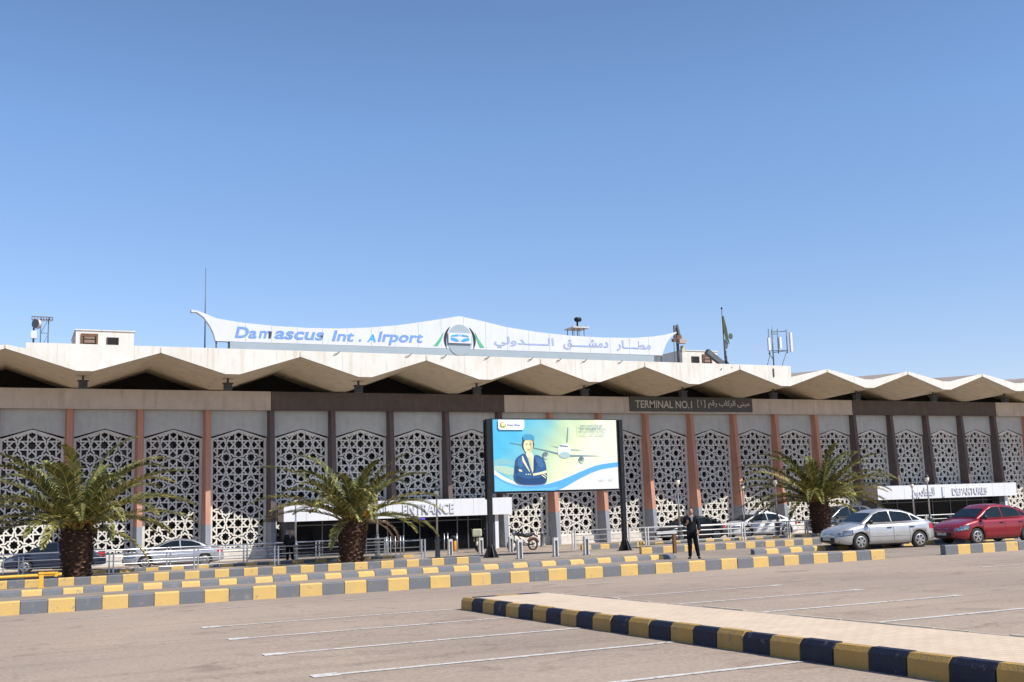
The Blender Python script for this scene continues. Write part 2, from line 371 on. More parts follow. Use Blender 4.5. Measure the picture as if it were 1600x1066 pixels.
# kerbs: rows of painted blocks
def kerb(x0, x1, y, h, d, L=.54, par=0, slant=0, cols=('kyel', 'kgry'), axis='x', endcap=None):
    b = MB(); n = max(1, round(abs(x1 - x0) / L)); st = (x1 - x0) / n; rr = random.Random(int(abs(y) * 10 + abs(x0)))
    for i in range(n):
        a = x0 + st * i; c = a + st; g_ = .006; j = rr.uniform(-.012, .012); hj = h + rr.uniform(-.008, .008); mi = (i + par) % 2
        if axis == 'x':
            z = gz(y); y0 = y + j; ch = .025
            pr = [(y0, -.02), (y0 + slant * .35, hj - ch - slant * .3), (y0 + ch + slant, hj), (y0 + d, hj), (y0 + d, -.02)]
            vs = [(xx, yy, z + zz) for xx in (a + g_, c - g_) for yy, zz in pr]
        else:
            y0 = x0 + st * i; xx = y + j; zA = gz(a); zB = gz(c); ch = .05
            pr = [(xx, -.02), (xx + .01, hj - ch), (xx + ch, hj), (xx + d, hj), (xx + d, -.02)]
            vs = [(px_, a - g_ * (1 if st < 0 else -1), zA + zz) for px_, zz in pr] + [(px_, c + g_ * (1 if st < 0 else -1), zB + zz) for px_, zz in pr]
        fs = [(0, 1, 2, 3, 4), (9, 8, 7, 6, 5)] + [(k, k + 5, (k + 1) % 5 + 5, (k + 1) % 5) for k in range(5)]
        b.add(vs, fs, mi)
    # mortar core slightly inside the painted blocks
    if axis == 'x': b.box(min(x0, x1) + .01, max(x0, x1) - .01, y + .03 + slant * .9, y + d - .02, gz(y) - .05, gz(y) + h - .03, 2)
    return tag(b.build('kerb', [M[cols[0]], M[cols[1]], M['concrete_joint']], fixn=True), kind='structure')
kerb(-16.19, 24.45, -37.3, .29, .22, L=.5475, par=1)
kerb(27.0, 60, -37.25, .30, .22, par=1)
kerb(-16.0, 22.25, -29.1, .17, .26, L=.55, slant=.09)
kerb(25.45, 60, -29.5, .19, .26, L=.57, slant=.09, par=1)
kerb(-16.0, 17.1, -22.9, .27, .2, L=.52)
kerb(24.6, 75, -22.8, .27, .2, L=.54)
kerb(-16.0, 17.3, -14.4, .25, .2, L=.52, par=1)
kerb(26.6, 90, -13.7, .25, .2, L=.54)
# planter fill behind kerbs
gsheet('planting_strip', M['pave'], -80, 17.1, -22.7, -14.5, .10)
gsheet('planting_strip', M['pave'], 29, 120, -22.6, -14.0, .10)
# parking island
IX0, IX1, IY0, IY1 = 7.62, 9.42, -44.3, -76
kerb(IY0, IY1, IX0, .22, .15, L=.5, cols=('kyel2', 'knav'), axis='y')
ib = MB()
ib.add([(IX0 + .155, IY0 - .21, gz(IY0) + .212), (IX1 - .1, IY0 - .21, gz(IY0) + .212), (IX1 - .1, IY1, gz(IY1) + .212), (IX0 + .155, IY1, gz(IY1) + .212)], [(3, 2, 1, 0)])
def brick_mat():
    m = mat('beige_pavers', (.64, .51, .38), .85, var=.05, scale=2, bump=.2); t = m.node_tree; b = t.nodes['Principled BSDF']
    src = b.inputs['Base Color'].links[0].from_socket
    g = t.nodes.new('ShaderNodeNewGeometry'); br = t.nodes.new('ShaderNodeTexBrick')
    br.inputs['Scale'].default_value = 1; br.inputs['Brick Width'].default_value = .2; br.inputs['Row Height'].default_value = .1; br.inputs['Mortar Size'].default_value = .006
    br.inputs['Color1'].default_value = (1.04, 1.02, 1, 1); br.inputs['Color2'].default_value = (.93, .92, .90, 1); br.inputs['Mortar'].default_value = (.72, .68, .62, 1)
    t.links.new(g.outputs['Position'], br.inputs[0])
    mx = t.nodes.new('ShaderNodeMix'); mx.data_type = 'RGBA'; mx.blend_type = 'MULTIPLY'; mx.inputs[0].default_value = 1
    t.links.new(src, mx.inputs[6]); t.links.new(br.outputs[0], mx.inputs[7]); t.links.new(mx.outputs[2], b.inputs['Base Color'])
    return m
M['pavers'] = brick_mat(); M['edge'] = mat('edging_concrete', (.50, .42, .32), .85)
tag(ib.build('parking_island_paving', M['pavers']), kind='structure')
kerb(IY0 - .22, IY1, IX1 - .1, .215, .1, L=.5, cols=('edge', 'edge'), axis='y', par=1)
eb = MB()
for i in range(3):
    a = IX0 + .225 + i * .45; eb.box(a, a + .44, IY0 - .2, IY0 - .005, gz(IY0) - .02, gz(IY0) + .215, i % 2)
tag(eb.build('kerb', [M['knav'], M['kyel2']]), kind='structure')

# ================================================================== TERMINAL
PX0 = .7743 * S
def pilx(i): return PX0 + i * S
I0, I1 = -4, 24
term = thing('terminal_building', 'long airport terminal with pierced star screens between tapering pillars under a folded zigzag roof', 'building', (35, 2, 0))
# floor to roof solid mass behind
b = MB(); b.box(-20, 120, 1.35, 40, -.3, 10.85); b.build('inner_wall', M['void'], term)
# window glazing with mullions behind the screens
b = MB(); b.quad((-20, .78, .64), (120, .78, .64), (120, .78, 8.5), (-20, .78, 8.5)); gl = b.build('glazing', M['glassdark'], term)
b = MB(); 
for z in (2.4, 4.2, 6.0): b.box(-20, 120, .70, .76, z - .04, z + .04)
b.build('glazing_rail', M['mullion'], term)
ZB0, ZB1 = 8.525, 9.583
M['blind'] = mat('pale_blind', (.16, .18, .20), .6, var=.3, scale=2)
_rb = random.Random(4)
for _i in range(I0, I1):
    for _k in range(_rb.choice((1, 2, 2, 3))):
        x_ = pilx(_i) + _rb.uniform(.4, 2.7); z_ = _rb.choice((.8, 2.5, 4.3, 6.1)); b = MB(); b.box(x_, x_ + _rb.uniform(.3, .75), .76, .775, z_, z_ + _rb.uniform(.5, 1.5)); b.build('blind', M['blind'], gl)
# screens
def clipline(x0, z0, x1, z1, top, xl, xr, zb):
    # clip segment to polygon x in[xl,xr], z>=zb, z<=top(x)
    N = 24; pts = []
    for i in range(N + 1):
        t = i / N; x = x0 + (x1 - x0) * t; z = z0 + (z1 - z0) * t
        pts.append((xl <= x <= xr and zb <= z <= top(x), x, z))
    segs = []; cur = None
    for ok, x, z in pts:
        if ok: cur = (cur[0], (x, z)) if cur else ((x, z), (x, z))
        elif cur: segs.append(cur); cur = None
    if cur: segs.append(cur)
    return [s_ for s_ in segs if math.hypot(s_[0][0] - s_[1][0], s_[0][1] - s_[1][1]) > .03]
AX, AZ = 1.405, 1.488
def cell_segments():
    base = []
    d = .145; n1 = d * math.tan(R(22.5)); e = .455; tp = d * math.tan(R(67.5))
    base += [((n1 * .9, d), (e, d)), ((n1 * .9, -d), (e, -d))]           # horizontals to the right
    q = d * math.sqrt(2)
    base += [((d, q - d), (tp, -(tp - q))), ((d, -(q - d)), (tp, tp - q))]   # diagonals crossing on the axis
    base += [((.5, 0), (.457, .085)), ((.457, .085), (.457, .19)), ((.457, .19), (.375, .272)), ((.375, .272), (.365, .365)),
             ((.5, 0), (.457, -.085)), ((.457, -.085), (.457, -.19)), ((.457, -.19), (.375, -.272)), ((.375, -.272), (.365, -.365))]
    segs = []
    for k in range(4):
        c, s_ = round(math.cos(k * math.pi / 2)), round(math.sin(k * math.pi / 2))
        for (a, b_) in base: segs.append(((a[0] * c - a[1] * s_, a[0] * s_ + a[1] * c), (b_[0] * c - b_[1] * s_, b_[0] * s_ + b_[1] * c)))
    # ring round the second star
    ring = []
    for k in range(16):
        r_ = .205 if k % 2 == 0 else .155; a_ = k * math.pi / 8; ring.append((.5 + r_ * math.cos(a_), .5 + r_ * math.sin(a_)))
    for k in range(16): segs.append((ring[k], ring[(k + 1) % 16]))
    return segs
def screen_mesh():
    b = MB(); W2 = AX; zt = 7.40; zs = 6.88; zb = .64
    top = lambda x: zt - (zt - zs) * abs(x) / 1.55 - .06
    k = 0; cs = cell_segments()
    for ci in (-2, -1, 0, 1):
        for cj in range(-1, 6):
            ox, oz = ci * AX + 0, 6.55 - AZ * cj
            for (a, c) in cs:
                for (p, q) in clipline(ox + a[0] * AX, oz + a[1] * AZ, ox + c[0] * AX, oz + c[1] * AZ, top, -W2 - .005, W2 + .005, zb):
                    k += 1; j = (k % 23) * .0007
                    dx, dz = q[0] - p[0], q[1] - p[1]; L = math.hypot(dx, dz); ex = .022
                    p2 = (p[0] - dx / L * ex, p[1] - dz / L * ex); q2 = (q[0] + dx / L * ex, q[1] + dz / L * ex)
                    b.bar((p2[0], .15 + j, p2[1]), (q2[0], .15 + j, q2[1]), .080, .11 + j, up=(0, 1, 0))
    # frame
    for s_ in (-1, 1): b.box(s_ * 1.51 - .075, s_ * 1.51 + .075, .085, .24, zb, zs + .05)
    b.bar((-1.6, .14, zs - .06), (0, .14, zt - .04), .11, .14, up=(0, 1, 0)); b.bar((1.6, .143, zs - .06), (0, .143, zt - .04), .11, .14, up=(0, 1, 0))
    b.box(-1.6, 1.6, .08, .26, zb - .10, zb + .03)
    return b
_t = M['screen'].node_tree; _b = _t.nodes['Principled BSDF']; _s = _b.inputs['Base Color'].links[0].from_socket; _oi = _t.nodes.new('ShaderNodeObjectInfo'); _mr = _t.nodes.new('ShaderNodeMapRange'); _mr.inputs[3].default_value = .86; _mr.inputs[4].default_value = 1.06
_mx = _t.nodes.new('ShaderNodeMix'); _mx.data_type = 'RGBA'; _mx.blend_type = 'MULTIPLY'; _mx.inputs[0].default_value = 1
_t.links.new(_oi.outputs['Random'], _mr.inputs[0]); _t.links.new(_s, _mx.inputs[6]); _t.links.new(_mr.outputs[0], _mx.inputs[7]); _t.links.new(_mx.outputs[2], _b.inputs['Base Color'])
sm = screen_mesh(); first = None
for i in range(I0, I1):
    cx = pilx(i) + S / 2
    if first is None:
        first = sm.build('pierced_screen', M['screen'], term, local=True)
        first.location = (cx - 35, -2, 0)
    else:
        c = first.copy(); C.objects.link(c); c.parent = term; c.location = (cx - 35, -2, 0)
# spandrels above screens (arched lower edge), one per bay
for i in range(I0, I1):
    cx = pilx(i) + S / 2; b = MB(); h = S / 2 + .01
    zt, zs = 7.46, 6.93
    b.prism([(cx - h, ZB0 - .01), (cx + h, ZB0 - .01), (cx + h, zs), (cx, zt), (cx - h, zs)], .0, .22)
    b.build('spandrel_panel', M['spandrel'], term)
# plinth
for i in range(I0, I1):
    cx = pilx(i) + S / 2; b = MB(); b.box(cx - 1.62, cx + 1.62, -.06, .3, 0, .56); b.box(cx - 1.62, cx + 1.62, -.12, .3, 0, .12)
    b.build('plinth', M['plinth'], term)
# pillars
def is_dark(i): return 3 <= i <= 7 or 15 <= i <= 19
def pillar(i):
    cx = pilx(i); zsp = 2.08
    def sec(z):
        t = (ZB0 - z) / ZB0; p = .36 + .56 * t
        return [(cx - .24, .3), (cx - .24, .12), (cx - .135, -p), (cx + .135, -p), (cx + .24, .12), (cx + .24, .3)]
    def shaft(z0, z1, grow=0):
        b = MB(); A = sec(z0); B = sec(z1); n = 6
        vs = [(x + (grow if x > cx else -grow), y - grow, z0) for x, y in A] + [(x + (grow if x > cx else -grow), y - grow, z1) for x, y in B]
        b.add(vs, [tuple(range(n)), tuple(range(2 * n - 1, n - 1, -1))] + [(k, k + n, (k + 1) % n + n, (k + 1) % n) for k in range(n)]); return b
    m = M['dark'] if is_dark(i) else M['pink']
    o = shaft(zsp, ZB0 - .004).build('pillar', m, term, label='dark brown painted pillar' if is_dark(i) else 'salmon pink painted pillar', fixn=True)
    shaft(0, zsp - .0, .004).build('painted_base', M['greybase'], o, fixn=True)
for i in range(I0, I1 + 1): pillar(i)
# cornice band
def band(x0, x1, m, lab):
    b = MB(); b.box(x0, x1, -.46, .6, ZB0, ZB1); b.box(x0, x1, -.50, -.45, ZB0 - .035, ZB0 + .03); o = b.build('cornice_band', m, term, label=lab)
band(-16, at(423, 630, -.46).x, M['band'], 'beige cornice band')
band(at(423, 630, -.46).x + .004, at(788, 630, -.46).x, M['banddark'], 'dark brown cornice band')
band(at(788, 630, -.46).x + .004, at(1331, 635, -.46).x, M['band'], 'beige cornice band')
band(at(1331, 635, -.46).x + .004, at(1556, 638, -.46).x, M['banddark'], 'dark brown cornice band')
band(at(1556, 638, -.46).x + .004, 105, M['band'], 'beige cornice band')
# roof
YE = -5.66; P = 7.26; XR0 = -.435
ridges = [XR0 + P * k for k in range(-2, 14)]
def prof(x, zr, zv, flat=.38):
    t = abs(((x - XR0 + P / 2) % P) - P / 2)           # distance to nearest ridge
    hf = P / 2 - flat
    return zr - (zr - zv) * min(t, hf) / hf
XB = sorted(set([round(r_ + d_, 4) for r_ in ridges for d_ in (0, -(P / 2 - .38), P / 2 - .38)] + [.48, 47.25, .47, 47.26]))
XB = [x for x in XB if -14 < x < 96]
def ftop(x): return 11.27 if .479 <= x <= 47.251 else prof(x, 11.14, 10.5)
b = MB()
for i in range(len(XB) - 1):
    a, c = XB[i], XB[i + 1]
    za, zc = prof(a, 10.94, 9.91), prof(c, 10.94, 9.91)
    mid = (a + c) / 2
    ta, tc = (11.27, 11.27) if .48 <= mid <= 47.25 else (prof(a, 11.14, 10.5), prof(c, 11.14, 10.5))
    y0, y1 = YE, YE + .16
    b.quad((a, y0, za), (c, y0, zc), (c, y0, tc), (a, y0, ta)); b.quad((c, y1, zc), (a, y1, za), (a, y1, ta), (c, y1, tc))
    b.quad((a, y1, za), (c, y1, zc), (c, y0, zc), (a, y0, za)); b.quad((a, y0, ta), (c, y0, tc), (c, y1, tc), (a, y1, ta))
for x, lo, hi in ((.475, 10.5, 11.27), (47.255, 10.5, 11.27)): b.box(x - .004, x + .004, YE, YE + .16, prof(x, 11.1, 10.45), 11.265)
b.box(.48, .62, YE + .17, 8, 10.7, 11.25); b.box(47.11, 47.25, YE + .17, 8, 10.7, 11.25)
b.build('fascia', M['fascia'], term)
b = MB()
for i in range(len(XB) - 1):
    a, c = XB[i], XB[i + 1]
    for (ya, yb, ra, va, rb, vb) in ((YE + .165, 0, 10.93, 9.90, 10.80, 9.62), (0, 1.4, 10.80, 9.62, 10.78, 9.6)):
        b.quad((a, yb, prof(a, rb, vb)), (c, yb, prof(c, rb, vb)), (c, ya, prof(c, ra, va)), (a, ya, prof(a, ra, va)))
b.build('soffit', M['soffit'], term)
for lo, hi in ((-99, .48), (47.25, 999)):
    b = MB()
    for i in range(len(XB) - 1):
        a, c = XB[i], XB[i + 1]; mid = (a + c) / 2
        if not lo < mid < hi: continue
        b.quad((a, YE + .17, prof(a, 11.10, 10.44)), (c, YE + .17, prof(c, 11.10, 10.44)), (c, 9, prof(c, 11.9, 10.9)), (a, 9, prof(a, 11.9, 10.9)))
    b.build('folded_roof', M['rooftop'], term)
b = MB(); b.box(.62, 47.11, YE + .17, 30, 10.97, 11.0); b.box(-20, .4, 9, 30, 10.7, 10.8); b.box(47.3, 120, 9, 30, 10.7, 10.8)
b.build('flat_roof', M['rooftop'], term)
b = MB()
for r_ in ridges:
    if -14 < r_ < 96: b.box(r_ - .035, r_ + .035, YE - .03, YE + .02, 10.95, 11.14 if not (.4 < r_ < 47.3) else 11.22)
b.build('ridge_drip', M['band'], term)
b = MB()                                        # joints and stains of the parapet slabs
for x in [1.9 + 3.63 * k for k in range(13)]: b.box(x - .012, x + .012, YE - .004, YE + .02, prof(x, 10.98, 9.96), 11.24)
b.build('parapet_joint', M['band'], term)
# floodlights under the valleys
for k in range(-1, 11):
    xv = XR0 + P * (k + .5); b = MB()
    b.box(xv - .20, xv + .22, -4.45, -4.15, 9.18, 9.55); b.box(xv - .26, xv + .28, -4.5, -4.1, 9.55, 9.60); b.box(xv - .05, xv + .05, -4.35, -4.25, 9.6, 9.84)
    for q in range(4): b.box(xv - .17 + q * .1, xv - .13 + q * .1, -4.47, -4.45, 9.22, 9.52)
    b.build('floodlight', M['floodbody'], term)
# rooftop rooms
def room(x0, x1, y0, y1, z0, z1, wins, side=None, louvre=False):
    b = MB(); b.box(x0, x1, y0, y1, z0, z1); b.box(x0 - .05, x1 + .05, y0 - .05, y1 + .05, z1, z1 + .06)
    o = b.build('rooftop_room', M['fascia'], term)
    for (a, c, e, f_, kind) in wins:
        b = MB(); b.box(a, c, y0 - .02, y0 + .02, e, f_, 0)
        if kind == 'brown':
            for q in range(7): b.box(a + .12, c - .12, y0 - .05, y0 - .021, e + (f_ - e) * q / 7, e + (f_ - e) * (q + .75) / 7, 1)
            b.box(a - .05, a + .06, y0 - .07, y0 - .02, e, f_ + .05, 2); b.box(c - .06, c + .05, y0 - .07, y0 - .02, e, f_ + .05, 2); b.box(a + .06, c - .06, y0 - .07, y0 - .02, f_ - .1, f_ + .05, 2)
        else:
            b.box(a - .04, a, y0 - .05, y0, e, f_, 2); b.box(c, c + .04, y0 - .05, y0, e, f_, 2)
        b.build('window', [M['void'], M['woodpale'], M['banddark'] if kind != 'brown' else M['brown']], o)
    return o
p0 = at(118, 538, 0); p1 = at(209, 540, 0); zt = at(118, 516, 0).z
rm = room(p0.x, p1.x, 0, 4, 10.9, zt, [(at(128, 530, 0).x, at(151.5, 530, 0).x, 11.0, at(140, 523, 0).z, 'brown'), (at(168, 530, 0).x, at(184.5, 530, 0).x, 11.0, at(176, 527.5, 0).z, 'd')])
b = MB(); b.prism([(p0.x - .006, zt - .02), (p0.x - .006, 10.9), (p0.x - .62, 11.0)], .3, 4); b.build('buttress', M['fascia'], rm)
q0 = at(1066, 560, 1); q1 = at(1121, 560, 1); zt2 = at(1090, 549, 1).z
room(q0.x, q1.x, 1, 5, 10.9, zt2, [(at(1081, 560, 1).x, at(1091.5, 560, 1).x, 11.0, at(1086, 557, 1).z, 'd'), (at(1098, 560, 1).x, at(1111, 560, 1).x, 11.0, at(1104, 555, 1).z, 'brown')])
b = MB(); b.box(q0.x - .02, q0.x + .0, 1.8, 3.8, 11.1, 11.6); b.build('window', M['void'], term)

# ================================================================== PORCHES
def porch(name, label, X0, X1, yf, zb, zt, xL, xR, words, doors):
    t = thing(name, label, 'porch', ((X0 + X1) / 2, yf, 0))
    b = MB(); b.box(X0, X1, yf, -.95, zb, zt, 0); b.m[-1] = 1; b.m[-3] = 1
    for f in range(len(b.f)): pass
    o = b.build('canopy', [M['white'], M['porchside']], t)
    b = MB()
    for k in range(1, int((X1 - X0) / 1.2)): x = X0 + k * (X1 - X0) / int((X1 - X0) / 1.2); b.box(x - .008, x + .008, yf - .004, yf, zb + .01, zt - .01)
    b.build('panel_joint', M['porchside'], o)
    yg = yf + .9
    b = MB(); b.quad((xL, yg, .03), (xR, yg, .03), (xR, yg, zb), (xL, yg, zb)); g_ = b.build('glass_wall', M['doorglass'], t)
    b = MB(); x = xL
    for k, x in enumerate(doors): b.box(x - .035, x + .035, yg - .06, yg - .005, .03, zb)
    b.box(xL, xR, yg - .055, yg - .006, zb - .28, zb - .22); b.box(xL, xR, yg - .05, yg - .007, .03, .12)
    b.build('frame', M['mullion'], t)
    b = MB(); b.box(xR, xR + .55, yf + .35, -.5, 0, zb - .002, 0); b.build('side_wall', M['slate'], t)
    b = MB(); b.box(xR + .555, xR + .78, yf + .3, -.5, 0, zb - .002); b.build('jamb', M['white'], t)
    b = MB(); b.box(xL - .5, xL - .01, yf + .35, -.5, 0, zb - .002); b.build('side_wall', M['slate'], t)
    for wd in words: text(*wd, parent=t, side=M['letterside'])
    return t
YP = -2.5
def tx(s, xa, xb, ya, yb, Y, m, **k):   # pixel box on plane Y -> world box
    xm = (xa + xb) / 2; za = at(xm, yb, Y).z; zb = at(xm, ya, Y).z
    return (s, at(xa, ya, Y).x, at(xb, ya, Y).x, za, zb, Y - .001, m)
ep = porch('entrance_porch', 'white fascia canopy reading ENTRANCE over dark glass doors behind the middle palm', 13.9, 27.88, YP, 2.09, 3.1, 14.6, 26.3,
      [tx('ENTRANCE', 629, 709, 787, 803, YP, M['letter']) + (.012, 0, .07), tx(ar('المدخل'), 560, 604, 788, 808, YP, M['letter']) + (.01, 0, .07)],
      [14.7, 16.3, 17.7, 18.9, 20.2, 21.2, 22.2, 23.3, 24.6, 25.3, 26.2])
b = MB(); b.tube([(at(652, 812, -1.65).x, -1.75, 1.98), (at(663, 812, -1.65).x, -1.75, 1.98)], .035); b.build('purple_lamp', M['purple'], ep)
dp = porch('departures_porch', 'white fascia canopy reading DEPARTURES above dark glazing at the far right', 56.95, 70.95, YP, 2.16, 3.15, 57.6, 69.4,
      [tx('DEPARTURES', 1487, 1541, 762, 772.5, YP, M['letter']) + (.012, 0, .07), tx(ar('المغادرون'), 1424, 1459, 762, 778, YP, M['letter']) + (.01, 0, .07),
       tx('1', 1471, 1475, 761, 776, YP, M['letter']) + (.012, 0, .07)],
      [57.7, 59.5, 61.2, 63, 64.8, 66.5, 68.2, 69.3])

# terminal name board on the cornice
YS = -.56
a_ = at(984, 620, YS); c_ = at(1176, 643, YS)
ts = thing('terminal_sign', 'dark grey board lettered TERMINAL NO.1 mounted on the beige cornice', 'sign', ((a_.x + c_.x) / 2, YS, 8.7))
b = MB(); b.box(a_.x, c_.x, YS, -.463, 8.62, 9.62); b.build('board', M['termgrey'], ts)
text(*(tx('TERMINAL NO.1', 992, 1080.5, 626, 638, YS, M['termtext']) + (.012, 0, .03)), parent=ts)
text(*(tx('[ ' + '\u0661' + ' ]', 1089, 1101.5, 625, 637, YS, M['termtext']) + (.012, 0, .03)), parent=ts)
text(*(tx(ar('مبنى الركاب رقم'), 1106, 1170, 626, 639, YS, M['termtext']) + (.015, 0, .03)), parent=ts)

# ================================================================== ROOF SIGN
YR = -4.6
def W2(x, y, Y=YR): p = at(x, y, Y); return (p.x, p.z)
asg = thing('airport_name_sign', 'swooping white rooftop sign board lettered Damascus Int. Airport with round emblem', 'sign', (24, YR, 11))
topc = [(299, 483.5), (310, 486), (323, 491), (338, 497.5), (380, 504.5), (430, 509.5), (480, 512.5), (530, 513.5), (575, 512), (620, 508.5), (660, 503), (690, 498.5), (718, 494), (750, 501), (790, 511),
        (840, 519), (890, 524.5), (940, 527.5), (990, 528), (1020, 526), (1040, 523), (1057, 518.5)]
botc = [(1056, 521), (1048, 527), (1041, 537), (1037, 548), (1035, 555.5), (337, 533), (334, 521), (328, 509), (319, 496), (308, 488)]
def strip_poly(mb, top, bot, y0, y1, mi=0):
    mb.prism([W2(*p) for p in top + bot], y0, y1, mi)
b = MB()
# build as columns so the concave board stays a clean mesh
tp_ = [W2(*p) for p in topc]; bt_ = [W2(*p) for p in botc[::-1]]
def interp(pl, x):
    for i in range(len(pl) - 1):
        if pl[i][0] <= x <= pl[i + 1][0]: return pl[i][1] + (pl[i + 1][1] - pl[i][1]) * (x - pl[i][0]) / max(1e-9, pl[i + 1][0] - pl[i][0])
    return pl[0][1] if x < pl[0][0] else pl[-1][1]
xs_ = sorted(set([round(p[0], 4) for p in tp_ + bt_]))
for i in range(len(xs_) - 1):
    a, c = xs_[i], xs_[i + 1]; y0, y1 = YR, YR + .35
    ta, tc, ba, bc = interp(tp_, a), interp(tp_, c), interp(bt_, a), interp(bt_, c)
    ba = min(ba, ta - .01); bc = min(bc, tc - .01)
    b.quad((a, y0, ba), (c, y0, bc), (c, y0, tc), (a, y0, ta)); b.quad((c, y1, bc), (a, y1, ba), (a, y1, ta), (c, y1, tc))
    b.quad((a, y1, ba), (c, y1, bc), (c, y0, bc), (a, y0, ba)); b.quad((a, y0, ta), (c, y0, tc), (c, y1, tc), (a, y1, ta))
b.build('board', M['signwhite'], asg)
b = MB()
x0s, x1s = 10.5, 37.25
b.box(x0s, x1s, YR + .01, YR + .33, 11.40, 11.84 - .006)
b.build('base_band', M['signgrey'], asg)
b = MB(); b.box(9.3, 38, YR + .05, YR + .13, 11.32, 11.395); 
for x in [9.9 + 2.3 * k for k in range(13)]: b.box(x - .04, x + .04, YR + .1, YR + .18, 10.99, 11.4)
for x in (9.8, 10.45, 37.3, 37.9): b.box(x - .04, x + .04, YR + .1, YR + .18, 10.99, 11.82)
b.build('support_frame', M['dgrey'], asg)
b = MB()
for k in range(1, 20):
    x = 9.9 + k * 1.42
    b.box(x - .012, x + .012, YR - .003, YR, max(11.85, interp(bt_, x)), interp(tp_, x) - .02)
b.build('panel_joint', M['signgrey'], asg)
def word(s, xa, xb, ya, yb, m, bold=.03, shear=0, lab=None): text(*(tx(s, xa, xb, ya, yb, YR, m) + (bold, shear, .012)), parent=asg, label=lab)
word('Da', 367, 401, 511, 528.5, M['blue'], .024, .2)
word('m', 404, 424.5, 517, 528.7, M['blue'], .024, .2)
word('ascus', 429, 506.5, 518, 531, M['blue'], .024, .2)
word('Int', 518.5, 553.5, 517, 533.5, M['blue'], .024, .2); word('.', 560.5, 564.5, 530, 534, M['blue'], .024, .2)
word('A', 573.5, 587, 522.5, 534.5, M['cyan'], .024, .2, 'bright cyan letter A'); 
word('irport', 590, 661, 519, 540, M['blue'], .024, .2)
ml = MB()
pA = W2(420, 517.8); pB = W2(425, 518.5); pC = W2(423, 528.8); pD = W2(419.6, 528.7)
ml.prism([pA, pB, pC, pD], YR - .028, YR - .022); ml.build('missing_letter_face', M['missing'], asg)
ml = MB(); ml.prism([W2(500, 524), W2(505, 524.5), W2(503.5, 528.5)], YR - .028, YR - .022); ml.build('missing_letter_face', M['missing'], asg)
word(ar('الـــــدولي'), 772, 865, 527, 545, M['lilac'], .02)
word(ar('دمشـــــق'), 880, 950, 530, 547, M['lilac'], .02)
word(ar('مطــــار'), 963, 1016.5, 532.5, 549, M['lilac'], .02)
# emblem
def ell(cx, cy, rx, ry, n=40, a0=0, a1=360): return [(cx + rx * math.cos(R(a0 + (a1 - a0) * k / n)), cy + ry * math.sin(R(a0 + (a1 - a0) * k / n))) for k in range(n + (0 if a1 - a0 == 360 else 1))]
cx_, cz_ = W2(718.5, 531.5); rz_ = (W2(718, 506.5)[1] - W2(718, 555)[1]) / 2; rx_ = (W2(738, 530)[0] - W2(699, 530)[0]) / 2
b = MB(); b.prism(ell(cx_, cz_, rx_, rz_), YR - .02, YR + .3); b.build('emblem_disc', M['signgrey'], asg)
def arc(xin, xout, ytop, ybot, m, nm, Y):
    # curved leg: from narrow at top to wide at bottom
    n = 10; L = []; Rr = []
    for k in range(n + 1):
        t = k / n; y = ytop + (ybot - ytop) * t
        xc = xin + (xout - xin) * (t ** 1.6) ; wd = .4 + 6.6 * t ** .8
        L.append((xc - wd * (1 if xout < xin else 0), y)); Rr.append((xc + wd * (0 if xout < xin else 1), y))
    b = MB()
    for k in range(n):
        q = [W2(*L[k]), W2(*Rr[k]), W2(*Rr[k + 1]), W2(*L[k + 1])]; b.prism(q, YR - Y, YR - .0005)
    b.build(nm, m, asg)
arc(693, 684, 519, 541, M['green'], 'emblem_arc', .014); arc(742, 750, 520, 543.5, M['green'], 'emblem_arc', .014)
def arc2(s_, m):
    b = MB(); n = 12
    for k in range(n):
        q = []
        for kk in (k, k + 1):
            a = R(-50 + 85 * kk / n) ; ro = 1.28 * rx_; ri = 1.28 * rx_ - .19 * math.sin(math.pi * min(1, .12 + kk / n * .9)) ** .6 * .9
            q.append(((cx_ + s_ * ro * math.cos(a)), cz_ - 1.05 * rz_ * math.sin(a) - 0)); q.append((cx_ + s_ * ri * math.cos(a), cz_ - 1.05 * rz_ * math.sin(a)))
        b.prism([q[0], q[1], q[3], q[2]], YR - .012, YR - .0004)
    b.build('emblem_arc', m, asg)
arc2(-1, M['ink']); arc2(1, M['ink'])
b = MB(); e0 = W2(699.5, 520.5); e1 = W2(735.5, 537.5); b.box(e0[0], e1[0], YR - .12, YR - .021, e1[1], e0[1]); b.build('emblem_plate', M['signwhite'], asg)
b = MB(); mx_, mz_ = (e0[0] + e1[0]) / 2, (e0[1] + e1[1]) / 2; hw, hh = (e1[0] - e0[0]) / 2, (e0[1] - e1[1]) / 2
# blue globe rim above, wings below (shapes of a winged emblem)
b.prism([(mx_ - .78 * hw, mz_ + .25 * hh), (mx_ - .72 * hw, mz_ + .55 * hh), (mx_ - .3 * hw, mz_ + .72 * hh), (mx_ - .14 * hw, mz_ + .72 * hh), (mx_ - .14 * hw, mz_ + .38 * hh)], YR - .135, YR - .121)
b.prism([(mx_ + .78 * hw, mz_ + .25 * hh), (mx_ + .72 * hw, mz_ + .55 * hh), (mx_ + .3 * hw, mz_ + .72 * hh), (mx_ + .14 * hw, mz_ + .72 * hh), (mx_ + .14 * hw, mz_ + .38 * hh)], YR - .135, YR - .121)
for s_ in (-1, 1): b.prism([(mx_ + s_ * .8 * hw, mz_ + .12 * hh), (mx_ + s_ * .8 * hw, mz_ - .38 * hh), (mx_ + s_ * .35 * hw, mz_ - .72 * hh), (mx_ + s_ * .06 * hw, mz_ - .6 * hh), (mx_ + s_ * .3 * hw, mz_ - .12 * hh)], YR - .135, YR - .121)
b.build('emblem_wings', M['emblue'], asg)
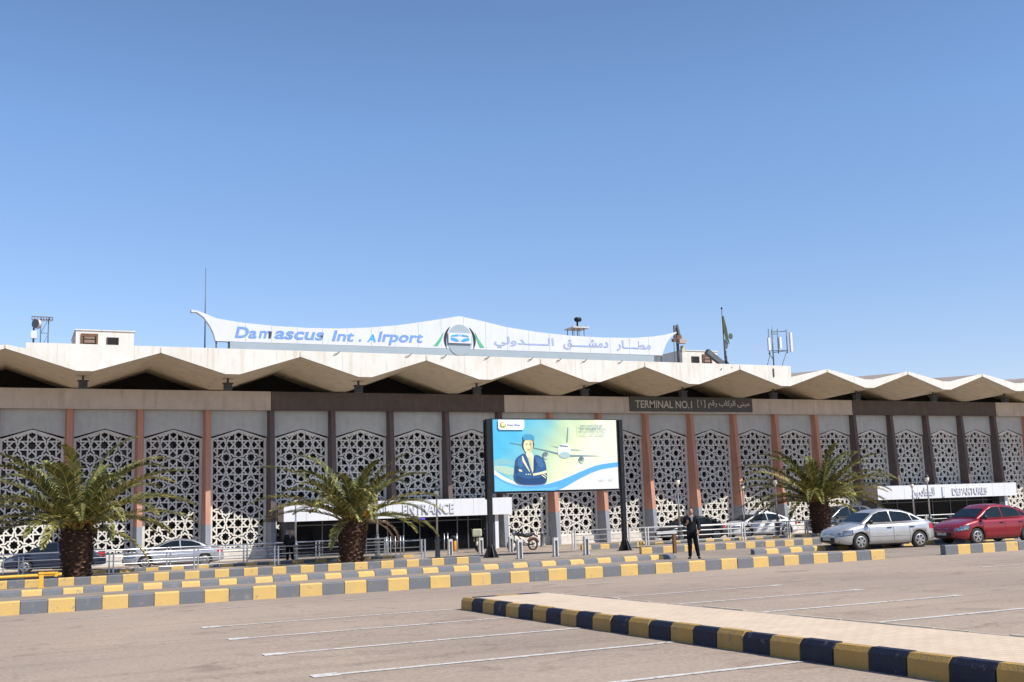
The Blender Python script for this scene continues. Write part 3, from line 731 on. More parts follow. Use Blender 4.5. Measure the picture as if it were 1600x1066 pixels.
b = MB(); b.box(mx_ - .08 * hw, mx_ + .08 * hw, YR - .13, YR - .121, mz_ + .4 * hh, mz_ + .78 * hh); b.build('emblem_crest', M['lilac'], asg)
# cable ends hanging below
b = MB()
for px_ in (531, 643, 698, 765, 833, 877, 917, 973):
    p = at(px_, 556 + (px_ - 531) * .02, YE - .02); z = 11.29
    b.tube([(p.x, YE - .02, z), (p.x - .15, YE - .05, z - .12), (p.x - .35, YE - .06, z - .16)], .018, 5)
b.build('loose_cable', M['black'], asg)

# ================================================================== ROOF EQUIPMENT
def mast(name, label, cat, x, ytop, Y, r=.03, zb=11.0, m='dgrey'):
    t = at(x, ytop, Y); b = MB(); b.tube([(t.x, Y, zb), (t.x, Y, zb + (t.z - zb) * .5), (t.x, Y, t.z)], [r, r * .7, r * .35], 6)
    return tag(b.build(name, M[m]), label, cat)
mast('whip_antenna', 'tall thin whip antenna rising behind the left tip of the white rooftop sign', 'antenna', 321.5, 419, -3.2, .045)
# left radio mast
Yq = 1.5; p = at(52, 537, Yq)
t = thing('dish_mast', 'short roof mast with white drum dish and cabinet beside the far left parapet', 'antenna', (p.x, Yq, 11))
b = MB(); b.tube([(p.x, Yq, 11.0), (p.x, Yq, at(52, 500, Yq).z)], .05, 8)
for s_ in (-.35, .35): b.tube([(p.x + s_, Yq - .2, 11.0), (p.x, Yq, 11.6)], .03, 6)
b.build('pole', M['dgrey'], t)
dz = at(56, 507, Yq)
b = MB(); b.tube([(dz.x + .12, Yq - .1, dz.z), (dz.x - .02, Yq - .25, dz.z)], .27, 14); b.build('dish', M['steelw'], t)
b = MB(); b.tube([(dz.x - .021, Yq - .251, dz.z), (dz.x - .04, Yq - .27, dz.z)], .25, 14); b.build('dish_face', M['dgrey'], t)
c1 = at(52.5, 524, Yq); b = MB(); b.box(c1.x - .14, c1.x + .16, Yq - .3, Yq - .05, c1.z - .2, c1.z + .22); b.build('cabinet', M['white'], t)
b = MB(); b.box(c1.x - .12, c1.x + .3, Yq - .25, Yq, 11.0, 11.3); b.build('junction_box', M['dgrey'], t)
Yq = 3; t = thing('lattice_stand', 'slender rusty lattice stand behind the drum dish at far left', 'stand', (at(70, 540, Yq).x, Yq, 11))
b = MB(); l0 = at(63, 540, Yq).x; l1 = at(75, 540, Yq).x; zt = at(70, 496, Yq).z; zl = at(50, 497, Yq).x
for x in (l0, l1):
    for dy in (0, .7): b.tube([(x, Yq + dy, 10.99), (x, Yq + dy, zt)], .022, 5)
for q in range(3): z = 11.3 + q * .9; b.tube([(l0, Yq, z), (l1, Yq, z)], .018, 5); b.tube([(l0, Yq, z), (l1, Yq, z + .85)], .014, 5)
b.build('frame', M['dgrey'], t)
b = MB()
for q in range(8): xx = zl + (l1 - zl + .2) * q / 7; b.bar((xx, Yq - .1, zt), (xx, Yq + .8, zt), .03); b.bar((xx, Yq - .1, zt), (xx, Yq - .1, zt - .22), .02)
b.bar((zl, Yq - .1, zt), (l1 + .2, Yq - .1, zt), .04); b.bar((zl, Yq - .1, zt - .22), (l1 + .2, Yq - .1, zt - .22), .03); b.bar((zl, Yq + .8, zt), (l1 + .2, Yq + .8, zt), .04)
b.build('platform', M['brown'], t)
# camera tower behind the sign
Yq = 4; t = thing('camera_tower', 'lattice tower with camera and railed platform behind right half of rooftop sign', 'tower', (at(905, 540, Yq).x, Yq, 11))
b = MB(); l0 = at(897.5, 530, Yq).x; l1 = at(913, 530, Yq).x; zt = at(905, 513, Yq).z
for x in (l0, (l0 + l1) / 2, l1):
    for dy in (0, 1): b.tube([(x, Yq + dy, 10.99), (x, Yq + dy, zt)], .03, 5)
for q in range(5): z = 11.2 + q * .55; b.tube([(l0, Yq, z), (l1, Yq, min(zt, z + .5))], .02, 5); b.tube([(l1, Yq, z), (l0, Yq, min(zt, z + .5))], .02, 5)
b.build('lattice', M['dgrey'], t)
b = MB(); b.box(l0 - .15, l1 + .35, Yq - .2, Yq + 1.2, zt, zt + .09)
for x in (l0 - .1, l0 + .3, l1 - .2, l1 + .25): b.box(x - .02, x + .02, Yq - .18, Yq - .14, zt + .09, zt + .3)
b.build('platform', M['steelw'], t)
b = MB(); zc = at(904, 500, Yq); b.tube([(zc.x + .05, Yq + .3, zt + .09), (zc.x + .05, Yq + .3, zc.z)], .07, 8); b.tube([(zc.x - .2, Yq, zc.z + .02), (zc.x + .25, Yq + .3, zc.z + .08)], .17, 10); b.build('camera', M['black'], t)
# device clump at right tip
Yq = -2.0; pc = at(1060, 550, Yq)
t = thing('antenna_cluster', 'clump of panel aerials and cream box at the right tip of the rooftop sign', 'antenna', (pc.x, Yq, 11))
b = MB(); b.tube([(pc.x, Yq, 10.99), (pc.x - .05, Yq, at(1058, 512, Yq).z)], .10, 8); b.build('pole', M['dgrey'], t)
for (xa, ya, xb, yb) in ((1055, 532, 1053.5, 509), (1063, 530, 1057.5, 507.5)):
    a = at(xa, ya, Yq - .2); c = at(xb, yb, Yq - .2); b = MB(); b.bar(a, c, .14, .1, up=(0, 1, 0)); b.build('panel_aerial', M['dgrey'], t)
a = at(1060, 530, Yq - .3); c = at(1071, 537, Yq - .3); b = MB(); b.box(a.x, c.x, Yq - .45, Yq - .1, c.z, a.z); b.build('equipment_box', M['porchside'], t)
a = at(1056, 524, Yq - .2); c = at(1064, 531, Yq - .2); b = MB(); b.box(a.x, c.x, Yq - .3, Yq - .05, c.z, a.z); b.box(a.x - .3, a.x, Yq - .3, Yq - .1, c.z - .15, c.z + .03); b.build('bracket', M['brown'], t)
b = MB(); a = at(1064, 546, Yq); b.box(a.x - .05, a.x + .18, Yq - .2, Yq, a.z - .2, a.z + .22); b.build('cable_coil', M['cream'], t)
b = MB(); a = at(1053.5, 545, Yq); b.tube([(a.x, Yq, 11), (a.x, Yq, at(1053, 522, Yq).z)], .02, 5); b.build('stay', M['dgrey'], t)
# slanted panel
b = MB(); a = at(1104, 549, -1.5); c = at(1129, 567, -1.5); b.bar((a.x, -1.5, a.z), (c.x, -1.5, c.z - .1), .34, .34, up=(0, 0, 1))
b2 = b; o = b2.build('slanted_duct', M['dgrey']); tag(o, 'dark slanting duct on the roof between the white room and the flag', 'duct')
# flag
Yq = -5.0; a = at(1127.5, 482, Yq); zb = 11.35
t = thing('flag_pole', 'roof flagpole on tripod legs with limp green white and black flag', 'flag', (at(1133, 568, Yq).x, Yq, 11))
bx_ = at(1133.5, 568, Yq).x
b = MB(); b.tube([(bx_, Yq, zb), (a.x, Yq, a.z - .05)], [.05, .03], 8); b.build('pole', M['dgrey'], t)
b = MB(); b.lathe([(0.01, -.07), (.07, -.02), (.07, .03), (.01, .08)], a.x, Yq, a.z, 8); b.build('finial', M['black'], t)
b = MB()
for (px_, py_, yy) in ((1127, 579, YE - .05), (1144, 575, YE - .02), (1137, 577, Yq + .6)):
    q = at(px_, py_, yy); b.tube([(bx_, Yq, zb + .35), (q.x, yy, max(q.z, 10.9) if yy < -5.5 else 10.99)], .035, 5)
b.tube([(bx_ + .12, Yq, 11.3), (bx_ + .1, Yq, at(1134, 548, Yq).z)], .05, 6)
b.build('tripod', M['dgrey'], t)
flag = [((1128, 494), (1129.5, 494), (1134, 511), (1139, 538), (1133, 531), (1129, 515)), ((1129.5, 494), (1131.5, 501), (1135.5, 517), (1138.5, 533), (1134, 511)), ((1130, 528), (1138, 537), (1136, 545), (1133, 547), (1131, 538))]
for k, (pl_, mm, lb) in enumerate(((flag[0], 'green', 'green stripe'), (flag[1], 'white', 'white stripe'), (flag[2], 'dgrey', 'black stripe'))):
    b = MB(); b.prism([W2(*q, Yq) for q in pl_], Yq - .08 + k * .03, Yq - .06 + k * .03); b.build('flag_cloth', M[mm if k != 0 else 'flaggreen'] if k == 0 and 'flaggreen' in M else (M['lf1'] if k == 0 else M[mm]), t, label=lb)
d = at(1141, 525.5, Yq + 1); b = MB(); b.tube([(d.x, Yq + 1, d.z), (d.x + .03, Yq + .93, d.z)], .2, 16); b.tube([(d.x, Yq + 1.02, d.z), (bx_ + .12, Yq + .15, d.z - .5), (bx_ + .12, Yq + .05, 11.3)], .02, 5)
tag(b.build('roof_dish', M['dgrey']), 'small round grey dish just right of the flag', 'antenna')
# right antenna frame
Yq = 0.0
t = thing('cell_antenna_frame', 'steel frame carrying slim white cell antennas near the right end of the flat parapet', 'antenna', (at(1209, 570, Yq).x, Yq, 11))
def wl(x, y, Y=Yq): q = at(x, y, Y); return (q.x, Y, q.z)
b = MB()
for (x, ya, yb) in ((1200.5, 514, 555), (1206, 515, 571), (1214.5, 514, 553), (1228.5, 515, 552)): 
    z = wl(x + (yb - ya) * .05, yb); b.tube([z if yb < 560 else (z[0], z[1], 10.99), wl(x, ya)], .05 if yb > 560 else .035, 6)
for (xa, ya, xb, yb) in ((1206, 519, 1229, 517.5), (1206, 522, 1215, 522), (1201, 548, 1230, 548), (1208, 551, 1231, 548), (1208, 561, 1201, 552)): b.tube([wl(xa, ya), wl(xb, yb)], .03, 5)
z0_ = wl(1192, 570); b.tube([(z0_[0], Yq, 10.99), wl(1204, 551)], .03, 5); z0_ = wl(1213, 570); b.tube([(z0_[0], Yq, 10.99), wl(1229, 550)], .03, 5)
b.tube([wl(1206.5, 508), wl(1206.5, 516)], .012, 4)
b.build('frame', M['dgrey'], t)
for (x, ya, yb, dx) in ((1200.5, 528, 548, 0), (1218, 527, 545, 0), (1234.5, 520, 550, 0)):
    p = wl(x, ya, Yq - .15); q = wl(x + 1, yb, Yq - .15); b = MB(); b.box(p[0] - .09, p[0] + .09, Yq - .25, Yq - .1, q[2], p[2]); b.build('panel_antenna', M['white'], t)
b = MB(); p = at(1209, 584, YE - .03); b.box(p.x - .04, p.x + .04, YE - .06, YE - .003, p.z - .2, p.z + .35); b.build('parapet_bracket', M['dgrey'], term)

# ================================================================== BILLBOARD
YB = -17.8
bl = at(768, 871, YB); brr = at(974, 861, YB)
bb = thing('billboard', 'airline advertising billboard of flight attendant and airliner on two black posts', 'billboard', (23.2, YB, gz(YB)))
zpt = at(769, 656, YB).z
for (x, lean) in ((bl.x - .02, 0), (brr.x + .10, 0)):
    b = MB(); g0 = gz(YB); b.box(x - .095, x + .095, YB - .1, YB + .1, g0, zpt + .02)
    for sx, sy in ((1, 0), (-1, 0), (0, 1), (0, -1)):
        vx = [(x + sx * .12 + sy * .01, YB + sy * .12 + sx * .01, g0 + .6), (x + sx * .12 - sy * .01, YB + sy * .12 - sx * .01, g0 + .6), (x + sx * .38 - sy * .01, YB + sy * .38 - sx * .01, g0), (x + sx * .38 + sy * .01, YB + sy * .38 + sx * .01, g0),
              (x + sx * .12 - sy * .01, YB + sy * .12 - sx * .01, g0), (x + sx * .12 + sy * .01, YB + sy * .12 + sx * .01, g0)]
        b.add(vx, [(0, 1, 2, 3), (1, 4, 2), (0, 3, 5), (4, 5, 3, 2)])
    b.box(x - .3, x + .3, YB - .3, YB + .3, g0 - .02, g0 + .03)
    b.build('post', M['black'], bb, fixn=True)
px0, px1 = at(769, 700, YB).x, at(962, 700, YB).x; pz1 = zpt; pz0 = at(774, 768.5, YB).z
b = MB(); b.box(px0 - .09, px1 + .05, YB - .1, YB + .12, pz0 - .08, pz1 + .05); b.box(px0 - .30, px0 - .22, YB + .2, YB + .28, gz(YB) + 2.6, pz1)
b.build('frame', M['black'], bb)
def wm(zx, zy):      # poster coordinates (0..1, 0..1 from top left) -> world
    return (px0 + (zx - 150) / (1472 - 150) * (px1 - px0), pz1 - (zy - 125) / (866 - 125) * (pz1 - pz0))
def poster_mat():
    m = bpy.data.materials.new('poster_print'); m.use_nodes = True; t = m.node_tree; bs = t.nodes['Principled BSDF']; bs.inputs['Roughness'].default_value = .35
    g = t.nodes.new('ShaderNodeNewGeometry'); sp = t.nodes.new('ShaderNodeSeparateXYZ'); t.links.new(g.outputs['Position'], sp.inputs[0])
    u = t.nodes.new('ShaderNodeMapRange'); u.inputs[1].default_value = px0; u.inputs[2].default_value = px1; t.links.new(sp.outputs[0], u.inputs[0])
    v = t.nodes.new('ShaderNodeMapRange'); v.inputs[1].default_value = pz1; v.inputs[2].default_value = pz0; v.inputs[4].default_value = .9; t.links.new(sp.outputs[2], v.inputs[0])
    n = t.nodes.new('ShaderNodeTexNoise'); n.inputs['Scale'].default_value = .9; n.inputs['Detail'].default_value = 4; t.links.new(g.outputs['Position'], n.inputs[0])
    ad = t.nodes.new('ShaderNodeMath'); ad.operation = 'ADD'; ad.inputs[1].default_value = 0; t.links.new(u.outputs[0], ad.inputs[0])
    a2 = t.nodes.new('ShaderNodeMath'); a2.operation = 'MULTIPLY_ADD'; a2.inputs[1].default_value = .38; t.links.new(v.outputs[0], a2.inputs[0]); t.links.new(ad.outputs[0], a2.inputs[2])
    a3 = t.nodes.new('ShaderNodeMath'); a3.operation = 'MULTIPLY_ADD'; a3.inputs[1].default_value = .22; t.links.new(n.outputs[0], a3.inputs[0]); t.links.new(a2.outputs[0], a3.inputs[2])
    cr = t.nodes.new('ShaderNodeValToRGB'); e = cr.color_ramp.elements
    e[0].position = .12; e[0].color = (.07, .42, .72, 1); e[1].position = 1.0; e[1].color = (.74, .78, .60, 1)
    for ps, cl in ((.36, (.08, .45, .66)), (.55, (.22, .52, .52)), (.70, (.46, .62, .40)), (.86, (.66, .74, .46))):
        el = e.new(ps); el.color = (*cl, 1)
    t.links.new(a3.outputs[0], cr.inputs[0]); t.links.new(cr.outputs[0], bs.inputs['Base Color'])
    nw = t.nodes.new('ShaderNodeTexWave'); nw.inputs['Scale'].default_value = .35; nw.inputs['Distortion'].default_value = 9; nw.inputs['Detail'].default_value = 2
    mp = t.nodes.new('ShaderNodeMapping'); mp.inputs['Rotation'].default_value = (0, R(40), 0); t.links.new(g.outputs['Position'], mp.inputs[0]); t.links.new(mp.outputs[0], nw.inputs[0])
    bp = t.nodes.new('ShaderNodeBump'); bp.inputs['Strength'].default_value = .16; bp.inputs['Distance'].default_value = .05; t.links.new(nw.outputs[0], bp.inputs['Height']); t.links.new(bp.outputs[0], bs.inputs['Normal'])
    return m
b = MB(); b.box(px0, px1, YB - .125, YB - .101, pz0, pz1); pst = b.build('poster', poster_mat(), bb)
LAY = [0]
def ink(col, rough=.4):
    k = 'ink%.3f%.3f%.3f' % col
    if k not in M: M[k] = mat('print_ink', col, rough, var=.03)
    return M[k]
def pp(polys, col, name='print', label=None):
    b = MB(); LAY[0] += 1; y = YB - .126 - LAY[0] * .0022
    for pl_ in polys: 
        pts = [wm(*q) for q in pl_]; b.prism(pts, y, y + .0018)
    b.build(name, ink(col), pst, label=label)
def curve(pts, n=24):   # catmull-rom through points
    out = []; P_ = [pts[0]] + list(pts) + [pts[-1]]
    for i in range(1, len(P_) - 2):
        for k in range(n // (len(pts) - 1) + 1):
            t = k / (n // (len(pts) - 1) + 1); a, b_, c, d = P_[i - 1], P_[i], P_[i + 1], P_[i + 2]
            out.append(tuple(.5 * ((2 * b_[j]) + (-a[j] + c[j]) * t + (2 * a[j] - 5 * b_[j] + 4 * c[j] - d[j]) * t * t + (-a[j] + 3 * b_[j] - 3 * c[j] + d[j]) * t ** 3) for j in (0, 1)))
    out.append(pts[-1]); return out
def ribbon(top, bot, col, nm='wave_print'):
    A = curve(top, 30); B = curve(bot, 30); n = min(len(A), len(B)); pp([[A[i], A[i + 1], B[i + 1], B[i]] for i in range(n - 1)], col, nm)
# clouds and hills on the left
ribbon([(152, 545), (240, 530), (330, 545), (430, 560)], [(152, 600), (240, 590), (330, 600), (430, 610)], (.22, .48, .52))
ribbon([(152, 600), (260, 605), (350, 630), (430, 640)], [(152, 640), (260, 690), (350, 700), (430, 705)], (.42, .58, .46))
# waves along the bottom
ribbon([(152, 640), (260, 720), (420, 790), (620, 800), (800, 760), (1050, 660), (1250, 590), (1471, 560)], [(152, 865), (260, 865), (420, 865), (620, 865), (800, 865), (1050, 865), (1250, 865), (1471, 865)], (.72, .74, .72))
ribbon([(152, 690), (260, 760), (420, 810), (620, 812), (830, 765), (1050, 680), (1250, 610), (1471, 582)], [(152, 865), (260, 865), (420, 865), (620, 865), (820, 862), (1050, 750), (1250, 668), (1471, 632)], (.10, .38, .80))
ribbon([(152, 720), (280, 790), (430, 838), (560, 845), (700, 842), (800, 830)], [(152, 865), (280, 865), (430, 865), (560, 865), (700, 865), (800, 850)], (.14, .50, .84))
# airliner
def el2(cx, cy, rx, ry, n=22, rot=0):
    c, s_ = math.cos(R(rot)), math.sin(R(rot)); return [(cx + rx * math.cos(2 * math.pi * k / n) * c - ry * math.sin(2 * math.pi * k / n) * s_, cy + rx * math.cos(2 * math.pi * k / n) * s_ + ry * math.sin(2 * math.pi * k / n) * c) for k in range(n)]
pp([[(315, 370), (335, 365), (445, 388), (445, 394), (335, 374)], [(565, 418), (700, 445), (830, 478), (830, 496), (700, 458), (565, 424)], [(950, 498), (1130, 505), (1300, 514), (1130, 514), (950, 518)], [(735, 398), (830, 415), (830, 422)], [(955, 438), (1100, 450), (955, 448)],
    [(935, 205), (942, 206), (928, 365), (915, 365)]], (.16, .26, .30), 'airliner_wing_print')
pp([el2(888, 455, 72, 78)], (.72, .78, .78), 'airliner_print')
pp([el2(892, 500, 58, 34)], (.38, .52, .52), 'airliner_belly_print')
pp([[(835, 402), (850, 395), (925, 404), (932, 414), (850, 408)]], (.05, .10, .14), 'cockpit_window_print')
pp([el2(686, 500, 33, 34), el2(1070, 552, 30, 34)], (.10, .16, .20), 'engine_print'); pp([el2(692, 512, 26, 28), el2(1072, 562, 24, 28)], (.50, .58, .48), 'engine_print'); pp([el2(684, 496, 20, 20), el2(1068, 548, 18, 20)], (.14, .20, .22), 'engine_print')
# attendant
pp([el2(508, 385, 62, 78)], (.03, .05, .07), 'hair_print')
pp([el2(508, 400, 50, 78)], (.74, .70, .42), 'face_print')
pp([[(490, 450), (530, 450), (560, 505), (556, 640), (540, 690), (478, 500)]], (.76, .78, .50), 'neck_and_shirt_print')
pp([curve([(375, 540), (400, 510), (480, 490), (545, 690), (565, 505), (650, 525), (685, 600), (692, 740), (650, 800), (420, 798), (355, 740), (362, 620), (375, 540)], 48)], (.025, .10, .24), 'jacket_print')
pp([[(375, 700), (480, 740), (600, 735), (690, 700), (690, 745), (650, 797), (420, 797), (357, 742)], [(560, 520), (600, 530), (585, 640), (558, 680)], [(365, 610), (395, 600), (400, 650), (380, 690), (360, 680)]], (.014, .06, .16), 'jacket_shadow_print')
pp([[(570, 520), (640, 535), (670, 600), (640, 640), (600, 600)], [(400, 530), (430, 518), (450, 600), (420, 630), (392, 600)]], (.05, .15, .32), 'jacket_light_print')
pp([[(520, 330), (556, 350), (556, 430), (535, 465), (515, 470), (535, 420)]], (.60, .54, .30), 'face_shadow_print')
pp([[(548, 690), (690, 662), (692, 676), (620, 690)], [(500, 520), (512, 560), (540, 680), (550, 560), (530, 510)]], (.62, .62, .40), 'fold_print')
pp([[(455, 300), (475, 278), (540, 280), (572, 300), (570, 345), (530, 335), (455, 338)]], (.06, .30, .48), 'cap_print')
pp([[(436, 505), (446, 505), (462, 545), (515, 665), (508, 670), (440, 560)], [(395, 640), (425, 645), (438, 668), (405, 664)], [(545, 688), (610, 680), (690, 655), (692, 685), (620, 700), (548, 712)]], (.74, .72, .48), 'sleeve_hand_print')
pp([[(640, 700), (682, 735), (676, 742), (634, 708)], [(658, 690), (690, 715), (686, 722), (652, 696)], [(470, 690), (480, 690), (480, 702), (470, 702)], [(492, 690), (502, 690), (502, 702), (492, 702)], [(512, 690), (522, 690), (522, 702), (512, 702)]], (.80, .78, .50), 'sleeve_stripe_print')
pp([[(484, 378), (500, 376), (500, 382), (484, 384)], [(518, 376), (536, 380), (536, 386), (518, 382)]], (.16, .14, .08), 'eye_print'); pp([[(494, 432), (512, 436), (528, 430), (512, 444)]], (.6, .22, .16), 'mouth_print')
# folds print as slightly paler streaks of cloth
# logo card
pp([[(200, 128), (470, 128), (470, 210), (455, 232), (215, 232), (200, 215)]], (.86, .88, .92), 'logo_card')
pp([el2(248, 182, 33, 33)], (.34, .34, .08), 'logo_roundel'); pp([el2(252, 176, 22, 20)], (.72, .70, .25), 'logo_roundel'); pp([el2(258, 170, 13, 12)], (.86, .86, .80), 'logo_roundel')
def ptext(s, zx0, zx1, zy0, zy1, col, bold=.01):
    LAY[0] += 1; a = wm(zx0, zy1); c = wm(zx1, zy0)
    text(s, a[0], c[0], a[1], c[1], YB - .126 - LAY[0] * .0022, ink(col), bold, 0, .002, parent=pst, name='print_lettering')
ptext('Cham Wings', 292, 428, 172, 196, (.10, .16, .40)); ptext(ar('أجنحة الشام').replace('أ', '\uFE83'), 300, 410, 148, 166, (.4, .45, .5), 0)
ptext('WITH OUR LOVE WE', 1062, 1310, 182, 203, (.10, .22, .32)); ptext('SAY GOODBYE TO YOU', 1062, 1348, 218, 240, (.10, .22, .32)); ptext(ar('رافقتكم الســـلامة'), 1064, 1345, 262, 296, (.40, .50, .46), 0)
pp([[(1040, 168), (1043, 168), (1046, 305), (1043, 305)]], (.45, .5, .4), 'rule_print')
ptext('HALT 1 929', 1258, 1408, 745, 768, (.62, .66, .72), 0)

# ================================================================== RAILINGS
def railing(name, label, a, c, npost, h=.92, rails=(.92, .62, .32), m='steel', dbl=True, top=.055, endpost=True):
    a = Vector(a); c = Vector(c); t = thing(name, label, 'railing', ((a.x + c.x) / 2, (a.y + c.y) / 2, gz((a.y + c.y) / 2)))
    d = (c - a); n = npost
    for k, rz in enumerate(rails):
        b = MB(); b.tube([(a.x, a.y, gz(a.y) + rz), (c.x, c.y, gz(c.y) + rz)], .030 if k == 0 else .018, 8); b.build('rail', M[m], t)
    for i in range(n):
        p = a + d * (i / (n - 1)); z = gz(p.y); b = MB()
        if dbl:
            for s_ in (-.08, .08): b.box(p.x + s_ - .026, p.x + s_ + .026, p.y - .045, p.y + .045, z, z + h + .04)
            b.box(p.x - .18, p.x + .18, p.y - .09, p.y + .09, z - .01, z + .02)
        else:
            b.box(p.x - .045, p.x + .045, p.y - .05, p.y + .05, z, z + h + .03)
        b.build('post', M[m], t)
    return t
def g2(x, y): q = gnd(x, y); return (q.x, q.y, 0)
railing('steel_railing', 'near steel railing running left past the two left palms', (-9.5, -15.9, 0), (17.15, -16.1, 0), 9, h=.90, rails=(.90, .60, .30))
railing('steel_railing', 'rear steel railing along the drop off lane before the silver coupe', (-10.5, -11.5, 0), (16.9, -11.5, 0), 9, h=1.0, rails=(1.0, .70, .38))
railing('steel_railing', 'near white railing between the billboard and the right palm', (30.3, -13.99, 0), (39.5, -14.0, 0), 4, h=.98, rails=(.98, .74, .50, .26), m='steelw')
railing('steel_railing', 'white railing right of the billboard crossing the plinths toward the white car', (27.3, -11.5, 0), (44.0, -11.5, 0), 6, h=.98, rails=(.98, .72, .46), m='steelw')
railing('steel_railing', 'white railing behind the parked silver and red sedans', (41.6, -13.0, 0), (66, -13.2, 0), 9, h=1.0, rails=(1.0, .76, .52, .28), m='steelw')

# bollards
def bollard_proto():
    t = thing('bollard', '', 'bollard', (0, 0, 0)); b = MB()
    b.box(-.11, -.06, -.05, .10, 0, .82); b.box(.06, .11, -.05, .10, 0, .82); b.box(-.06, .06, -.05, .10, .70, .82); b.box(-.11, .11, .10, .12, 0, .82)
    b.build('shell', M['steelw'], t, local=True)
    b = MB(); b.box(-.055, .055, .0, .06, 0, .69); b.build('slot', M['dgrey'], t, local=True)
    b = MB(); b.box(-.17, .14, -.12, .16, -.01, .03); b.build('foot', M['dgrey'], t, local=True); return t
bo = bollard_proto()
bol = [(813, 874, 'front row bollard just right of the left billboard post'), (869, 870.5, 'front row bollard midway between the two billboard posts'), (917, 868, 'front row bollard nearest the right billboard post'),
       (704, 868.5, 'rear row bollard before the orange litter bin'), (752, 866, 'rear row bollard beside the scooter with the cream box'), (799, 863.5, 'rear row bollard in front of the front wheel of the black motorcycle')]
for i, (x, y, lb) in enumerate(bol):
    o = bo if i == 0 else copy_tree(bo); o.location = gnd(x, y); o['label'] = lb; o['group'] = 'steel bollards on the forecourt'

# slim posts at the doors
sp = MB(); sp.tube([(0, 0, 0), (0, 0, 1.0)], .03, 8); sp.tube([(0, 0, 1.0), (0, 0, 1.03)], .042, 8)
spo = None
spl = [(604.5, 869, 'leftmost of the slim queue posts behind the railing end'), (610.5, 868.5, 'second slim queue post from the left behind the railing'), (618, 868, 'third slim queue post from the left before the doors'), (626, 867, 'fourth slim queue post from the left before the doors'), (630.5, 866.5, 'fifth slim queue post, close beside the fourth'),
       (650, 862, 'lone slim post left of the tall lamp before the doors'), (694.5, 861.5, 'slim post just right of the tall lamp post'), (700, 862, 'slim post left of the orange litter bin'), (714.5, 862.5, 'slim post right of the orange litter bin')]
for i, (x, y, lb) in enumerate(spl):
    if spo is None: spo = sp.build('queue_post', M['steel']); o = spo
    else: o = spo.copy(); C.objects.link(o)
    o.location = gnd(x, y); tag(o, lb, 'post', 'slim posts before the entrance doors')
# litter bin
q = gnd(709.5, 862.5); t = thing('litter_bin', 'orange litter bin with dark lid by the entrance doors', 'bin', q)
b = MB(); b.lathe([(.13, .05), (.15, .1), (.15, .62), (.14, .64)], 0, 0, 0, 14); b.build('body', M['orange'], t, local=True)
b = MB(); b.lathe([(.16, .64), (.17, .68), (.17, .86), (.06, .92)], 0, 0, 0, 14); b.build('lid', M['trim'], t, local=True)
# yellow barrier
q = gnd(64, 919); t = thing('barrier', 'yellow pipe barrier with square post at the left edge', 'barrier', q)
zb_ = .42
b = MB(); b.tube([(-3.2, .0, zb_ - .02), (.62, .0, zb_)], .05, 8); b.build('pipe', M['yellowpipe'], t, local=True)
b = MB(); b.box(-.07, .07, -.06, .06, 0, zb_ + .1); b.box(-.1, .1, -.1, .1, -.02, .03); b.build('post', M['yellowpipe'], t, local=True)
b = MB(); b.box(-.09, .46, -.075, .075, zb_ + .03, zb_ + .09); b.box(.40, .5, -.06, .06, zb_ - .07, zb_ + .09); b.build('clamp', M['yellowpipe'], t, local=True)
# brown post with cream bar
q = gnd(1054.5, 865); t = thing('barrier', 'brown post with cream bar beside the standing man', 'barrier', q)
b = MB(); b.box(-.065, .065, -.06, .06, 0, .82); b.build('post', M['brown'], t, local=True)
b = MB(); b.box(-.85, .12, -.05, .05, .821, .90); b.build('bar', M['steelw'], t, local=True)
b = MB(); b.tube([(0, 0, .04), (0, 0, .95)], .025, 6); b.lathe([(.12, 0), (.12, .05), (.04, .07)], 0, 0, 0, 10)
o = b.build('thin_post', M['steelw']); o.location = gnd(343, 891.5); tag(o, 'thin pale post with small round foot before the silver coupe tail', 'post')
for (x, y, lb) in ((180, 921, 'crumpled white litter on the lane near the left palm'),):
    b = MB(); rr = random.Random(3)
    vs = [(rr.uniform(-.08, .08), rr.uniform(-.05, .05), rr.uniform(0, .07)) for _ in range(12)]
    bm = bmesh.new(); [bm.verts.new(v) for v in vs]; bmesh.ops.convex_hull(bm, input=bm.verts); me = bpy.data.meshes.new('paper_litter'); bm.to_mesh(me); bm.free(); me.materials.append(M['white'])
    o = bpy.data.objects.new('paper_litter', me); C.objects.link(o); q = gnd(x, y); o.location = q; tag(o, lb, 'litter')

# ================================================================== LAMPS
def lamp_proto():
    t = thing('street_lamp', '', 'lamp', (0, 0, 0))
    b = MB(); b.lathe([(.17, 0), (.17, .04), (.14, .08), (.125, .12), (.12, .85), (.15, .88), (.15, .93), (.10, .98), (.07, 1.08), (.085, 1.12), (.06, 1.16)], n=14); b.build('base', M['dgrey'], t, local=True)
    b = MB(); b.lathe([(.052, 1.16), (.045, 2.1), (.06, 2.14), (.045, 2.18), (.036, 3.0), (.06, 3.03), (.03, 3.07)], n=12); b.build('pole', M['steel'], t, local=True)
    b = MB(); b.lathe([(.05, 3.07), (.10, 3.12), (.125, 3.22), (.13, 3.33), (.11, 3.38)], n=12); b.build('globe', M['globe'], t, local=True)
    b = MB(); b.lathe([(.15, 3.38), (.13, 3.42), (.05, 3.50), (.025, 3.55), (.035, 3.58), (.008, 3.68)], n=12)
    for k in range(6):
        a = k * math.pi / 3; b.bar((.055 * math.cos(a), .055 * math.sin(a), 3.07), (.135 * math.cos(a), .135 * math.sin(a), 3.38), .012)
    b.build('cap', M['iron'], t, local=True); return t
lp = lamp_proto()
